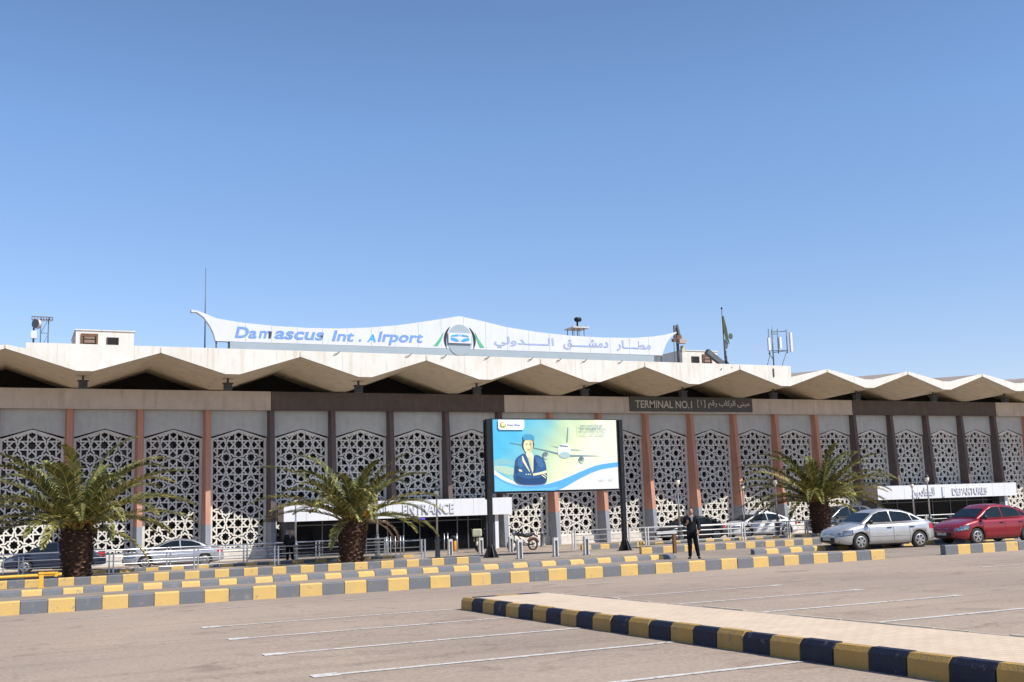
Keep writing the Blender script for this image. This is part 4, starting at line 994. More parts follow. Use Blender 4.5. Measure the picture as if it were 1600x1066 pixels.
lamps = [((684, 873.5), 3.35, 'lamp post standing right of the middle palm before the entrance'), ((1217, 843), 3.6, 'lamp post just left of the right palm'), ((1455.5, 834), 3.4, 'lamp post between the silver and the red sedans'),
         ((33.4, -12.4), 3.75, 'lamp post behind the man and dark car'), ((41.6, -7.2), 3.45, 'lamp post left of the white car near a salmon pillar'), ((17.4, -8.5), 3.75, 'lamp post partly hidden by fronds of the middle palm'),
         ((29.5, -3.2), 3.2, 'lamp post partly hidden under the billboard'), ((55.6, -7.2), 3.3, 'lamp post before the left end of the departures canopy'), ((13.2, -8.2), 3.3, 'lamp post hidden mostly behind the left fronds of the middle palm')]
for i, (q, h, lb) in enumerate(lamps):
    o = lp if i == 0 else copy_tree(lp)
    if q[0] > 60 or q[1] > 0: p = gnd(*q)
    else: p = Vector((q[0], q[1], gz(q[1])))
    o.location = p; s_ = h / 3.6; o.scale = (s_, s_, s_); o['label'] = lb; o['group'] = 'ornamental lamp posts'

# ================================================================== PALMS
def palm(base, th, tr, fl, seed, n, label, tilt=0, dead=False):
    rr = random.Random(seed); t = thing('palm_tree', label, 'palm tree', base)
    b = MB(); prof_ = [(tr * .86, -.05), (tr * .82, .15), (tr * .84, .5), (tr * .95, th * .5), (tr * 1.02, th * .78), (tr * .9, th), (tr * .55, th + .25)]
    b.lathe(prof_, n=20, mi=0)
    # leaf-base stubs in a spiral
    N = int(th * 95); 
    for k in range(N):
        z = .08 + (th + .1) * k / N; a = k * 2.39996 + rr.uniform(-.1, .1)
        rad = np.interp(z, [p[1] for p in prof_], [p[0] for p in prof_]) 
        c = Vector((math.cos(a), math.sin(a), 0)); s_ = Vector((-c.y, c.x, 0)); L = rr.uniform(.10, .19); wd = rr.uniform(.065, .105); hh = rr.uniform(.06, .10)
        p = c * (rad - .03) + Vector((0, 0, z)); tip = c * (rad + L * .75) + Vector((0, 0, z + L * .9))
        vs = [p + s_ * wd, p - s_ * wd, p + Vector((0, 0, hh)) + s_ * wd * .8, p + Vector((0, 0, hh)) - s_ * wd * .8, tip + s_ * wd * .55, tip - s_ * wd * .55, tip + s_ * wd * .5 - Vector((0, 0, -.025)) , tip - s_ * wd * .5 + Vector((0, 0, .025))]
        mi = 1 if rr.random() < .42 else 0
        b.add(vs, [(0, 1, 5, 4), (2, 6, 7, 3), (0, 4, 6, 2), (1, 3, 7, 5)], 0); b.add(vs, [(4, 5, 7, 6)], mi)
    b.build('trunk', [M['bark'], M['barkl']], t, local=True)
    mats = [M['lf1'], M['lf2'], M['lf3'], M['petiole'], M['lfd']]
    cr = MB()
    def frond(az, el0, L, droop, mats_w, out, twist=0, leafL=.56, dens=80):
        pts = []; p = Vector((math.cos(az) * tr * .35, math.sin(az) * tr * .35, th + .1)); el = el0; st = L / 26; azz = az
        for k in range(27):
            pts.append(p.copy()); d = Vector((math.cos(azz) * math.cos(el), math.sin(azz) * math.cos(el), math.sin(el)))
            p = p + d * st; el -= droop * (.35 + 1.5 * k / 26) / 26; azz += twist / 26
        rs = [.020 * (1 - .85 * k / 26) + .003 for k in range(27)]
        out.tube(pts[:9:2], rs[:9:2], 4, mi=3 if mats_w[2] < 9 else 4, caps=False); out.tube(pts[8::2], rs[8::2], 4, mi=2 if mats_w[2] < 9 else 4, caps=False)
        for k in range(dens):
            u = .12 + .88 * (k + rr.random() * .5) / dens; f = u * 26; i = min(25, int(f)); q = pts[i].lerp(pts[i + 1], f - i); tn = (pts[i + 1] - pts[i]).normalized()
            sd = tn.cross(Vector((0, 0, 1)))
            if sd.length < .1: sd = Vector((-math.sin(az), math.cos(az), 0))
            sd.normalize(); up = sd.cross(tn)
            ll = leafL * (math.sin(math.pi * min(1, .10 + u * .88)) ** .55) * rr.uniform(.85, 1.1); ang = R(62 - 38 * u)
            for s_ in (-1, 1):
                dd = (tn * math.cos(ang) + sd * s_ * math.sin(ang) + up * rr.uniform(.15, .5)).normalized()
                m1 = q + dd * ll * .5; e = q + dd * ll + Vector((0, 0, -ll * rr.uniform(.10, .32)))
                wv = dd.cross(up).normalized() * rr.uniform(.020, .030); wv = (wv + up * rr.uniform(-.01, .01))
                r_ = rr.random() * sum(mats_w); mi = 0
                for mi_, w_ in enumerate(mats_w):
                    if r_ < w_: mi = mi_; break
                    r_ -= w_
                out.add([q - wv * .6, q + wv * .6, m1 + wv, m1 - wv, e], [(0, 1, 2, 3), (3, 2, 4)], 4 if mats_w[2] >= 9 else mi)
    for k in range(n):
        u = k / n; az = k * 2.39996 + rr.uniform(-.25, .25)
        el = R(80 - 66 * u ** .62 + rr.uniform(-6, 6)); L = fl * 1.17 * (.80 + .28 * math.sin(math.pi * min(1, .25 + u * .7))) * rr.uniform(.88, 1.08)
        dr = R(66 - 2 * u + rr.uniform(-14, 12)); mw = (.30, .52, .18) if u > .35 else (.5, .42, .08)
        if rr.random() < .12: mw = (.05, .35, .6)
        frond(az, el, L, dr, mw, cr, rr.uniform(-.35, .35))
    for k in range({11: 1, 23: 1, 5: 2}[seed]):
        frond(rr.uniform(0, 6.28), R(rr.uniform(-8, 8)), fl * rr.uniform(.6, .85), R(rr.uniform(55, 85)), (.0, .3, .7), cr, rr.uniform(-.4, .4), .40, 60)
    # spear leaves and orange boots in the heart
    for k in range(16):
        az = rr.uniform(0, 6.28); frond(az, R(rr.uniform(40, 75)), fl * rr.uniform(.2, .34), R(60), (.1, .3, .6), cr, 0, .16, 16)
    cr.build('crown', mats, t, local=True)
    hb = MB()
    for k in range(60):
        az = rr.uniform(0, 6.28); e_ = R(rr.uniform(25, 80)); L = rr.uniform(.45, .8); d = Vector((math.cos(az) * math.cos(e_), math.sin(az) * math.cos(e_), math.sin(e_)))
        p = Vector((math.cos(az) * tr * .45, math.sin(az) * tr * .45, th - .05)); hb.bar(p, p + d * L, .05, .03)
    hb.build('frond_base', [M['petiole']], t, local=True)
    fb = MB()
    for k in range(3):
        az = rr.uniform(-2.6, -.4); e_ = R(55); c0 = Vector((math.cos(az) * tr * .7, math.sin(az) * tr * .7, th + .25))
        for q in range(40):
            d = Vector((math.cos(az) + rr.uniform(-.5, .5), math.sin(az) + rr.uniform(-.5, .5), rr.uniform(.2, 1.3))).normalized(); fb.bar(c0, c0 + d * rr.uniform(.25, .5), .014)
    fb.build('flower_cluster', [M['orangefl']], t, local=True)
    if dead:
        db = MB(); frond(R(-18), R(12), fl * .72, R(115), (0, 0, 9), db, .2, .34, 60); frond(R(-8), R(5), fl * .66, R(110), (0, 0, 9), db, -.1, .30, 50); frond(R(195), R(-35), fl * .3, R(60), (0, 0, 9), db, -.1, .2, 20)
        db.build('dead_frond', mats, t, local=True)
    return t
g_p = 'palms on the forecourt strip'
for args in ((gnd(120, 907), 1.85, .56, 3.75, 11, 46, 'stout palm at the left edge with dense arching fronds'), (gnd(549, 882), 1.75, .56, 3.55, 23, 32, 'middle palm before the entrance canopy with sparser fronds and a dead tan frond'),
             (gnd(1285, 840), 1.9, .55, 3.9, 5, 50, 'right palm standing behind the silver sedan')):
    _o = palm(*args, dead='dead' in args[-1]); _o['group'] = g_p
    _o.rotation_euler = {11: (R(1.5), R(-2), 0), 23: (0, R(2.5), 0), 5: (R(-2), R(-1.5), 0)}[args[4]]

# ================================================================== CARS
def wheel(parent, x, y, r, rimr, wd=.19, spokes=5):
    b = MB(); s_ = 1 if y > 0 else -1; prof_ = []
    n = 28; ring = [(rimr, -.5), (r - .02, -.5), (r, -.36), (r, .36), (r - .02, .5), (rimr, .5)]
    base = len(b.v)
    for (rad, t_) in ring:
        for k in range(n): a = 2 * math.pi * k / n; b.v.append((x + rad * math.cos(a), y + t_ * wd, r + rad * math.sin(a)))
    for i in range(len(ring) - 1):
        for k in range(n): b.f.append((base + i * n + k, base + i * n + (k + 1) % n, base + (i + 1) * n + (k + 1) % n, base + (i + 1) * n + k)); b.m.append(0); b.sm.append(True)
    b.f.append(tuple(base + k for k in range(n))); b.m.append(0); b.sm.append(False); e = base + 5 * n; b.f.append(tuple(e + k for k in range(n))); b.m.append(0); b.sm.append(False)
    o = b.build('wheel', M['tyre'], parent, local=True, fixn=True)
    b = MB(); yo = y + s_ * (wd * .5 + .004)
    def rg(r0, r1, y0, y1):
        vs = []; 
        for rad, yy in ((r0, y0), (r1, y1)):
            for k in range(n): a = 2 * math.pi * k / n; vs.append((x + rad * math.cos(a), yy, r + rad * math.sin(a)))
        b.add(vs, [(k, (k + 1) % n, (k + 1) % n + n, k + n) for k in range(n)])
    rg(rimr * 1.02, rimr * .86, yo, yo + s_ * .012); rg(rimr * .86, rimr * .8, yo + s_ * .012, yo - s_ * .01)
    for k in range(spokes):
        a = 2 * math.pi * k / spokes + .3; b.bar((x, yo + s_ * .008, r), (x + rimr * .87 * math.cos(a), yo + s_ * .008, r + rimr * .87 * math.sin(a)), rimr * (.26 if spokes < 8 else .10), .02, up=(0, 1, 0))
    b.tube([(x, yo - s_ * .01, r), (x, yo + s_ * .025, r)], rimr * .24, 12)
    b.build('rim', M['rim'], o, local=True)
    return o
def car(name, label, loc, heading, paint, L=4.3, W=1.7, H=1.47, wb=2.5, r=.30, kind='sedan', scale=1, spokes=5, dark_hood=False, detail=True, group=None):
    t = thing(name, label, 'car', loc, heading, group); t.scale = (scale,) * 3
    hx = L / 2; w_ = W / 2; xf = wb / 2 + (.02 if kind != 'coupe' else .02); xr = -wb / 2
    xf += (L - wb) * -.03; xr += (L - wb) * -.03
    if kind == 'suv': zbelt = H * .60
    elif kind == 'coupe': zbelt = .86
    else: zbelt = .93
    if kind == 'sedan': topp = [(-hx, .62), (-hx + .04, .86), (-hx + .12, 1.0), (-hx + .55, 1.03), (-.9, .99), (.6, .97), (hx - 1.02, .97), (hx - .5, .86), (hx - .2, .74), (hx - .05, .60), (hx, .50)]
    elif kind == 'coupe': topp = [(-hx, .55), (-hx + .04, .80), (-hx + .15, .93), (-hx + .8, .95), (-.9, .90), (.6, .88), (hx - 1.5, .88), (hx - .7, .80), (hx - .2, .70), (hx - .05, .60), (hx, .50)]
    else: topp = [(-hx, .6), (-hx + .04, .95), (-hx + .15, 1.05), (-1.0, 1.03), (.6, 1.02), (hx - 1.0, 1.03), (hx - .45, .95), (hx - .12, .80), (hx, .55)]
    def ztop(x): return float(np.interp(x, [p[0] for p in topp], [p[1] for p in topp]))
    def hw(x):
        u = abs(x) / hx; return w_ * (1 - .30 * max(0, (u - .72) / .28) ** 2.2 - .02 * u)
    def zbot(x): u = abs(x) / hx; return .20 + .10 * max(0, (u - .8) / .2)
    xs = [-hx, -hx + .03, -hx + .09] + list(np.linspace(-hx + .2, hx - .2, 30)) + [hx - .12, hx - .05, hx - .01]
    b = MB(); secs = []
    for x in xs:
        zt, zb, wd = ztop(x), zbot(x), hw(x); e = 1
        h = zt - zb
        half = [(wd * .80, zb), (wd * .95, zb + .05 * h), (wd * .985, zb + .22 * h), (wd, zb + .45 * h), (wd * .995, zb + .66 * h), (wd * .975, zb + .82 * h), (wd * .93, zb + .92 * h), (wd * .80, zb + .975 * h), (wd * .45, zt + .0), (0, zt + .012)]
        ring = [(yy, zz) for yy, zz in half] + [(-yy, zz) for yy, zz in half[-2::-1]]
        secs.append([(x, yy, zz) for yy, zz in ring])
    n = len(secs[0]); base = 0
    for s_ in secs: b.v += s_
    for i in range(len(secs) - 1):
        for k in range(n): b.f.append((i * n + k, i * n + (k + 1) % n, (i + 1) * n + (k + 1) % n, (i + 1) * n + k)); b.m.append(0); b.sm.append(True)
    b.f.append(tuple(range(n))); b.m.append(0); b.sm.append(True); b.f.append(tuple((len(secs) - 1) * n + k for k in range(n))[::-1]); b.m.append(0); b.sm.append(True)
    body = b.build('body', paint, t, local=True, fixn=True)
    cut = MB()
    for x in (xf, xr):
        for s_ in (-1, 1): cut.tube([(x, s_ * (w_ - .26), r * 1.0), (x, s_ * (w_ + .2), r * 1.0)], r * 1.17, 28)
    co = cut.build('cutter', M['trim'], None, fixn=True)
    md = body.modifiers.new('b', 'BOOLEAN'); md.operation = 'DIFFERENCE'; md.solver = 'EXACT'; md.object = co
    co.parent = t
    bpy.context.view_layer.update()
    me = bpy.data.meshes.new_from_object(body.evaluated_get(bpy.context.evaluated_depsgraph_get()))
    body.modifiers.clear(); body.data = me; bpy.data.objects.remove(co)
    while len(me.materials) > 1: me.materials.pop()
    me.materials.append(M['trim'])
    for p in me.polygons:
        c = p.center
        inw = any(math.hypot(c.x - x, c.z - r) < r * 1.19 for x in (xf, xr))
        if inw and (abs(p.normal.y) < .35 or abs(c.y) < w_ * .75) and c.z < r * 2.25 and abs(c.y) > .2: p.material_index = 1; p.use_smooth = False
        if abs(c.y) < w_ - .24 and inw and c.z < r * 2.2: p.material_index = 1
    # cabin
    if kind == 'sedan': cab = [(-hx + .42, 1.0), (-1.15, 1.30), (-.75, 1.42), (-.2, H), (.25, H - .03), (.52, 1.34), (hx - 1.0, .96)]
    elif kind == 'coupe': cab = [(-1.85, .92), (-1.25, 1.22), (-.9, 1.34), (-.3, H), (.15, H - .03), (.45, H - .14), (1.25, .88)]
    else: cab = [(-hx + .12, 1.02), (-hx + .42, H - .18), (-hx + .7, H - .06), (-.5, H), (.15, H - .02), (.42, H - .10), (hx - .95, 1.02)]
    cx0, cx1 = cab[0][0], cab[-1][0]; zb0 = .90 if kind != 'suv' else .96; 
    if kind == 'coupe': zb0 = .84
    wb_, wr_ = w_ * .90, w_ * .68
    def ct(x): return float(np.interp(x, [p[0] for p in cab], [p[1] for p in cab]))
    def cy(z): return wb_ - (wb_ - wr_) * max(0, (z - zb0)) / (H - zb0)
    b = MB(); cx = sorted(set([p[0] for p in cab] + list(np.linspace(cx0, cx1, 26)))); secs = []
    for x in cx:
        zt = max(ct(x), zb0 + .03)
        lv = [zb0 + (zt - zb0) * u for u in (0, .3, .6, .85)]
        half = [(cy(z), z) for z in lv] + [(cy(zt) * .95, zt - .012 - .01 * (zt - zb0)), (cy(zt) * .75, zt + .004), (0, zt + .018)]
        ring = half + [(-yy, zz) for yy, zz in half[-2::-1]]; secs.append([(x, yy, zz) for yy, zz in ring])
    n = len(secs[0])
    for s_ in secs: b.v += s_
    for i in range(len(secs) - 1):
        for k in range(n): b.f.append((i * n + k, i * n + (k + 1) % n, (i + 1) * n + (k + 1) % n, (i + 1) * n + k)); b.m.append(0); b.sm.append(True)
    b.f.append(tuple(range(n))); b.m.append(0); b.sm.append(False); b.f.append(tuple((len(secs) - 1) * n + k for k in range(n))[::-1]); b.m.append(0); b.sm.append(False)
    b.build('cabin', paint, t, local=True, fixn=True)
    # screens
    def screen(pts, nm, m=M['carglass']):
        bb_ = MB()
        for i in range(len(pts) - 1):
            (xa, za), (xb, zb_) = pts[i], pts[i + 1]; ya, yb = cy(za) * .90, cy(zb_) * .90; nx, nz = (zb_ - za), -(xb - xa); l_ = math.hypot(nx, nz); nx, nz = nx / l_ * .022, nz / l_ * .022
            if nz < 0: nx, nz = -nx, -nz
            bb_.add([(xa + nx, ya, za + nz), (xa + nx * 1.25, 0, za + nz * 1.3), (xa + nx, -ya, za + nz), (xb + nx, -yb, zb_ + nz), (xb + nx * 1.25, 0, zb_ + nz * 1.3), (xb + nx, yb, zb_ + nz)], [(0, 1, 4, 5), (1, 2, 3, 4)], 0, True)
        bb_.build(nm, m, t, local=True, fixn=False)
    def sub(a, c, n=5): return [(a[0] + (c[0] - a[0]) * k / n, ct(a[0] + (c[0] - a[0]) * k / n)) for k in range(n + 1)]
    f0, f1 = cab[-1], cab[-2]; screen(sub((f0[0] - .10, 0), (f1[0] + .03, 0)), 'windscreen')
    r0, r1 = cab[0], cab[1]
    screen(sub((r0[0] + .10, 0), (r1[0] + (.12 if kind != 'suv' else -.02), 0)), 'rear_window')
    # side windows
    if kind == 'sedan': wins = [[(hx - 1.22, 1.0), (.52, 1.29), (.25, 1.38), (-.12, 1.40), (-.16, 1.0)], [(-.22, 1.0), (-.18, 1.40), (-.7, 1.35), (-.98, 1.27), (-1.08, 1.02)], [(-1.13, 1.03), (-1.04, 1.25), (-1.2, 1.17), (-1.42, 1.04)]]
    elif kind == 'coupe': wins = [[(1.02, .91), (.45, 1.22), (.1, 1.33), (-.25, 1.34), (-.28, .91)], [(-.34, .91), (-.31, 1.34), (-.85, 1.28), (-1.22, 1.15), (-1.45, .95)]]
    else: wins = [[(hx - 1.15, 1.07), (.42, H - .17), (.05, H - .09), (-.12, H - .08), (-.15, 1.07)], [(-.21, 1.07), (-.18, H - .08), (-1.0, H - .10), (-1.05, 1.08)], [(-1.11, 1.08), (-1.07, H - .10), (-1.5, H - .16), (-1.72, 1.14)]]
    for wn in wins:
        for s_ in (-1, 1):
            bb_ = MB(); vs = []
            for (x, z) in wn: z = min(z, ct(x) - .045); vs.append((x, s_ * (cy(z) + .012), z))
            bb_.add(vs, [tuple(range(len(vs)))]); bb_.build('side_window', M['carglass'], t, local=True)
    # trim strips under windows, door gaps, handles
    def side_y(x, z):
        zt, zb, wd = ztop(x), zbot(x), hw(x); u = (z - zb) / (zt - zb)
        return float(np.interp(u, [0, .05, .22, .45, .66, .82, .92, .975], [wd * .8, wd * .95, wd * .985, wd, wd * .995, wd * .975, wd * .93, wd * .80]))
    if detail:
        for s_ in (-1, 1):
            bb_ = MB()
            for gx in (hx - 1.28, -.19, xr + .42):
                for k in range(7):
                    za, zc = .30 + k * .09, .30 + (k + 1) * .09
                    bb_.bar((gx, s_ * (side_y(gx, za) + .001), za), (gx, s_ * (side_y(gx, zc) + .001), zc), .012, .006)
            bb_.build('door_gap', M['trim'], t, local=True)
            bb_ = MB(); 
            for k in range(12):
                xa = xr + .42 + (xf - xr - .84) * k / 12; xb = xr + .42 + (xf - xr - .84) * (k + 1) / 12; bb_.bar((xa, s_ * (side_y(xa, .52) + .004), .52), (xb, s_ * (side_y(xb, .52) + .004), .52), .012, .05)
            bb_.build('rubbing_strip', paint if kind != 'suv' else M['trim'], t, local=True)
            for gx in (-.02, -1.0 if kind != 'coupe' else 9):
                if gx < 5:
                    bb_ = MB(); y = side_y(gx, .80); bb_.bar((gx - .09, s_ * (y + .02), .80), (gx + .09, s_ * (y + .02), .80), .03, .03); bb_.build('door_handle', M['trim'], t, local=True)
            bb_ = MB(); mx_ = hx - 1.25; bb_.tube([(mx_ + .06, s_ * (w_ + .10), 1.02), (mx_ - .02, s_ * (w_ + .10), 1.02), (mx_ - .09, s_ * (w_ + .09), 1.02)], [.05, .09, .07], 10); bb_.bar((mx_, s_ * (w_ - .12), .97), (mx_, s_ * (w_ + .06), 1.0), .06); bb_.build('wing_mirror', M['trim'], t, local=True)
    # lamps: curved patches on the body corners
    def patch(x0, x1, z0, z1, nm, m, n=5, off=.006, slope=0):
        for s_ in (-1, 1):
            bb_ = MB()
            for k in range(n):
                xa, xb = x0 + (x1 - x0) * k / n, x0 + (x1 - x0) * (k + 1) / n; rows = 3
                for j in range(rows):
                    q = []
                    for (x, zz) in ((xa, z0 + slope * k / n + (z1 - z0) * j / rows), (xb, z0 + slope * (k + 1) / n + (z1 - z0) * j / rows), (xb, z0 + slope * (k + 1) / n + (z1 - z0) * (j + 1) / rows), (xa, z0 + slope * k / n + (z1 - z0) * (j + 1) / rows)):
                        zz = min(zz, ztop(x) - .02); q.append((x + off * (1 if x > 0 else -1), s_ * (side_y(x, zz) + off), zz))
                    bb_.add(q, [(0, 1, 2, 3)], 0, True)
            bb_.build(nm, m, t, local=True)
    patch(hx - .60, hx - .02, .565, .755, 'headlight_surround', M['trim'], off=.004, slope=-.06); patch(hx - .57, hx - .04, .585, .735, 'headlight', M['lens'], off=.009, slope=-.06)
    patch(-hx + .35, -hx + .02, .70, .90, 'tail_light', M['redlens'])
    # front face: grille, bumper opening, plate
    def front(z0, z1, hwid, m, nm, off=.012, n=6):
        bb_ = MB()
        for k in range(n):
            q = []
            for (yy, zz) in ((-hwid + 2 * hwid * k / n, z0), (-hwid + 2 * hwid * (k + 1) / n, z0), (-hwid + 2 * hwid * (k + 1) / n, z1), (-hwid + 2 * hwid * k / n, z1)):
                # find front surface x for given y,z
                x = hx
                while x > hx - .9 and (hw(x) * .985 < abs(yy) or ztop(x) < zz + .01 or zbot(x) > zz): x -= .01
                q.append((x + off, yy, zz))
            bb_.add(q, [(0, 3, 2, 1)])
        bb_.build(nm, m, t, local=True)
    front(.56, .67, .36, M['trim'], 'grille', .014); front(.30, .47, .66, M['trim'], 'bumper_opening', .012)
    front(.605, .625, .30, M['chrome'], 'grille_bar', .022); front(.37, .47, .25, M['plate'], 'number_plate', .026)
    bb_ = MB(); bb_.box(-wb / 2 + r, wb / 2 - r - .1, -w_ * .8, w_ * .8, .16, .24); bb_.build('underbody', M['trim'], t, local=True)
    for x in (xf, xr):
        for s_ in (-1, 1): wheel(t, x, s_ * (w_ - .12), r, r * .66, spokes=spokes)
    return t
def paintm(n, c, rough=.35, metal=.3, dust=None):
    return mat(n, c, rough, metal=metal, var=.03, scale=2, coat=.7, col2=dust)
P_sil = paintm('silver_paint', (.50, .51, .52), .32, .45, (.44, .42, .39)); P_red = paintm('red_paint', (.26, .012, .022), .3, .2); P_sil2 = paintm('silver_paint', (.42, .43, .47), .3, .5)
P_nav = paintm('navy_paint', (.018, .026, .055), .3, .2); P_whi = paintm('white_paint', (.72, .73, .73), .35, 0); P_blk = paintm('black_paint', (.012, .015, .018), .25, .1); P_gry = paintm('grey_paint_car', (.10, .105, .11), .3, .3)
def carpos(fx, fy, rx, ry):
    a = gnd(fx, fy); c = gnd(rx, ry); return (a + c) / 2, math.atan2(a.y - c.y, a.x - c.x)
gc = 'cars parked in the lane behind the painted kerb'; gd = 'cars on the drop off lane by the terminal'
# silver and red sedans nearest the camera; near-side wheels touch the measured points
def place(fx, fy, heading, kx, W, scale=1):
    a = gnd(fx, fy); h = Vector((math.cos(heading), math.sin(heading), 0)); left = Vector((-h.y, h.x, 0))
    o = a - h * kx * scale - left * (W / 2 - .12) * scale * 1.0
    return Vector((o.x, o.y, gz(o.y)))
hd = R(171); car('parked_sedan', 'dusty silver sedan parked behind the gap in the striped kerb', place(1345, 859.6, hd, 1.2, 1.7, 1.03), hd, P_sil, 4.24, 1.695, 1.47, 2.5, .31, 'sedan', 1.03, 6, group=gc)
hd = R(176); car('parked_sedan', 'dark red sedan parked at the right edge of the picture', place(1526, 850.5, hd, 1.2, 1.7, 1.03), hd, P_red, 4.31, 1.71, 1.5, 2.48, .31, 'sedan', 1.03, 5, group=gc)
hd = R(175); car('parked_coupe', 'long silver coupe on the drop off lane seen through the left railing', place(226, 889, hd, 1.35, 1.85), hd, P_sil2, 4.85, 1.85, 1.38, 2.8, .31, 'coupe', .98, 14, group=gd)
hd = R(174); car('parked_sedan', 'navy sedan half hidden behind the leftmost palm', place(38.5, 896, hd, 1.3, 1.75), hd, P_nav, 4.75, 1.78, 1.45, 2.7, .32, 'sedan', 1, 5, group=gd)
hd = R(178); car('parked_sedan', 'black sedan behind the standing man', Vector((37.75, -6.9, gz(-6.9))), hd, P_blk, 4.3, 1.75, 1.5, 2.5, .32, 'sedan', 1.02, 5, group=gd)
hd = R(178); car('parked_hatchback', 'white hatchback behind the white railing left of the right palm', Vector((43.0, -6.6, gz(-6.6))), hd, P_whi, 4.8, 1.85, 1.56, 2.7, .34, 'sedan', 1.08, 5, group=gd)
hd = R(178); car('parked_suv', 'dark grey crossover partly hidden by the trunk of the right palm', Vector((49.9, -6.4, gz(-6.4))), hd, P_gry, 4.6, 1.82, 1.72, 2.65, .34, 'suv', 1.05, 5, group=gd)

# ================================================================== MOTORCYCLES
def moto(name, label, loc, rz, main, tank, box=False, scale=1):
    t = thing(name, label, 'motorcycle', loc, rz); t.scale = (scale,) * 3
    for x in (-.64, .66):
        b = MB(); n = 24; pts = [(x + .27 * math.cos(2 * math.pi * k / n), 0, .31 + .27 * math.sin(2 * math.pi * k / n)) for k in range(n + 1)]; b.tube(pts, .05, 7, caps=False)
        o = b.build('wheel', M['tyre'], t, local=True)
        b = MB()
        for k in range(8): a = math.pi * k / 4; b.bar((x, 0, .31), (x + .25 * math.cos(a), 0, .31 + .25 * math.sin(a)), .012)
        b.tube([(x, -.06, .31), (x, .06, .31)], .05, 8); b.build('spokes', M['dgrey'], o, local=True)
    b = MB(); b.tube([(.66, -.07, .31), (.52, -.07, .78), (.42, -.07, 1.0)], .025, 7); b.tube([(.66, .07, .31), (.52, .07, .78), (.42, .07, 1.0)], .025, 7); b.build('fork', M['dgrey'], t, local=True)
    b = MB(); b.tube([(.42, -.36, 1.04), (.40, -.2, 1.08), (.45, 0, 1.0), (.40, .2, 1.08), (.42, .36, 1.04)][::1], .018, 6); b.build('handlebar', M['trim'], t, local=True)
    b = MB(); b.tube([(.42, 0, .95), (.1, 0, .60), (-.2, 0, .38), (-.64, 0, .31)], .03, 7); b.tube([(.1, 0, .8), (-.45, 0, .72), (-.64, 0, .33)], .025, 7); b.build('frame', M['trim'], t, local=True)
    b = MB(); b.lathe([(.06, .28), (.15, .32), (.16, .50), (.10, .58)], .05, 0, 0, 10); b.tube([(.0, -.12, .30), (-.5, -.16, .28), (-.85, -.16, .36)], .04, 8); b.build('engine', M['dgrey'], t, local=True)
    b = MB(); b.tube([(.38, 0, .86), (.22, 0, .90), (.02, 0, .86), (-.1, 0, .78)], [.07, .14, .13, .05], 12); b.build('tank', tank, t, local=True)
    b = MB(); b.tube([(-.02, 0, .80), (-.25, 0, .79), (-.55, 0, .84), (-.75, 0, .88)], [.08, .12, .11, .04], 10); b.build('seat', M['trim'], t, local=True)
    b = MB(); pts = [(-.64 + .34 * math.cos(R(a)), 0, .31 + .34 * math.sin(R(a))) for a in range(30, 175, 15)]; b.tube(pts, .07, 8); b.tube([(-.75, 0, .8), (-.95, 0, .72)], .05, 8); b.build('mudguard', main, t, local=True)
    b = MB(); b.lathe([(.03, -.09), (.10, -.06), (.11, .05), (.05, .09)], .55, 0, .93, 10); b.build('headlamp', M['lens'], t, local=True)
    for s_ in (-1, 1):
        b = MB(); b.tube([(.42, s_ * .3, 1.05), (.40, s_ * .34, 1.22)], .01, 5); b.lathe([(.02, -.05), (.055, 0), (.02, .05)], .40, s_ * .36, 1.25, 8); b.build('mirror', M['trim'], t, local=True)
    if box:
        b = MB(); b.box(-1.05, -.55, -.26, .26, .88, 1.30); bm_ = b.build('top_box', main, t, local=True); m_ = bm_.modifiers.new('b', 'BEVEL'); m_.width = .07; m_.segments = 3
    return t
q = gnd(817, 861); moto('motorcycle', 'black motorcycle with red brown tail parked sideways before the lit screen', q, R(187), mat('moto_red', (.11, .035, .025), .4), P_blk, scale=1.02)
q = gnd(747, 863); moto('scooter', 'scooter with cream top box parked end on by the entrance doors', q, R(65), mat('cream_box', (.46, .46, .33), .5), P_gry, box=True, scale=.98)

# ================================================================== PEOPLE
def skinmesh(name, chains, m, parent, sub=2, root=0, closed=None):
    vs = []; es = []; rs = []; idx = {}
    for ch in chains:
        prev = None
        for (p, r_) in ch:
            key = tuple(round(c, 4) for c in p)
            if key not in idx: idx[key] = len(vs); vs.append(p); rs.append(r_ if isinstance(r_, tuple) else (r_, r_))
            if prev is not None and prev != idx[key]: es.append((prev, idx[key]))
            prev = idx[key]
    me = bpy.data.meshes.new(name); me.from_pydata(vs, es, []); o = bpy.data.objects.new(name, me); C.objects.link(o)
    o.modifiers.new('s', 'SKIN'); sk = me.skin_vertices[0].data
    for i, r_ in enumerate(rs): sk[i].radius = r_; sk[i].use_root = (i == root)
    sb = o.modifiers.new('u', 'SUBSURF'); sb.levels = sub; sb.render_levels = sub
    bpy.context.view_layer.update()
    m2 = bpy.data.meshes.new_from_object(o.evaluated_get(bpy.context.evaluated_depsgraph_get())); o.modifiers.clear(); o.data = m2; bpy.data.meshes.remove(me)
    m2.name = name; m2.materials.clear(); m2.materials.append(m)
    for p in m2.polygons: p.use_smooth = True
    o.parent = parent; return o
skin = mat('skin', (.42, .235, .155), .55, var=.05); jk = mat('jacket_leather', (.009, .010, .013), .5, spec=.25, var=.3, scale=9, bump=.5, bscale=14); tr = mat('trousers', (.008, .009, .012), .9, spec=.1, var=.2)
shirt = mat('shirt', (.36, .39, .46), .7); hairm = mat('hair', (.015, .010, .008), .7); shoe = mat('shoes', (.012, .011, .011), .4)
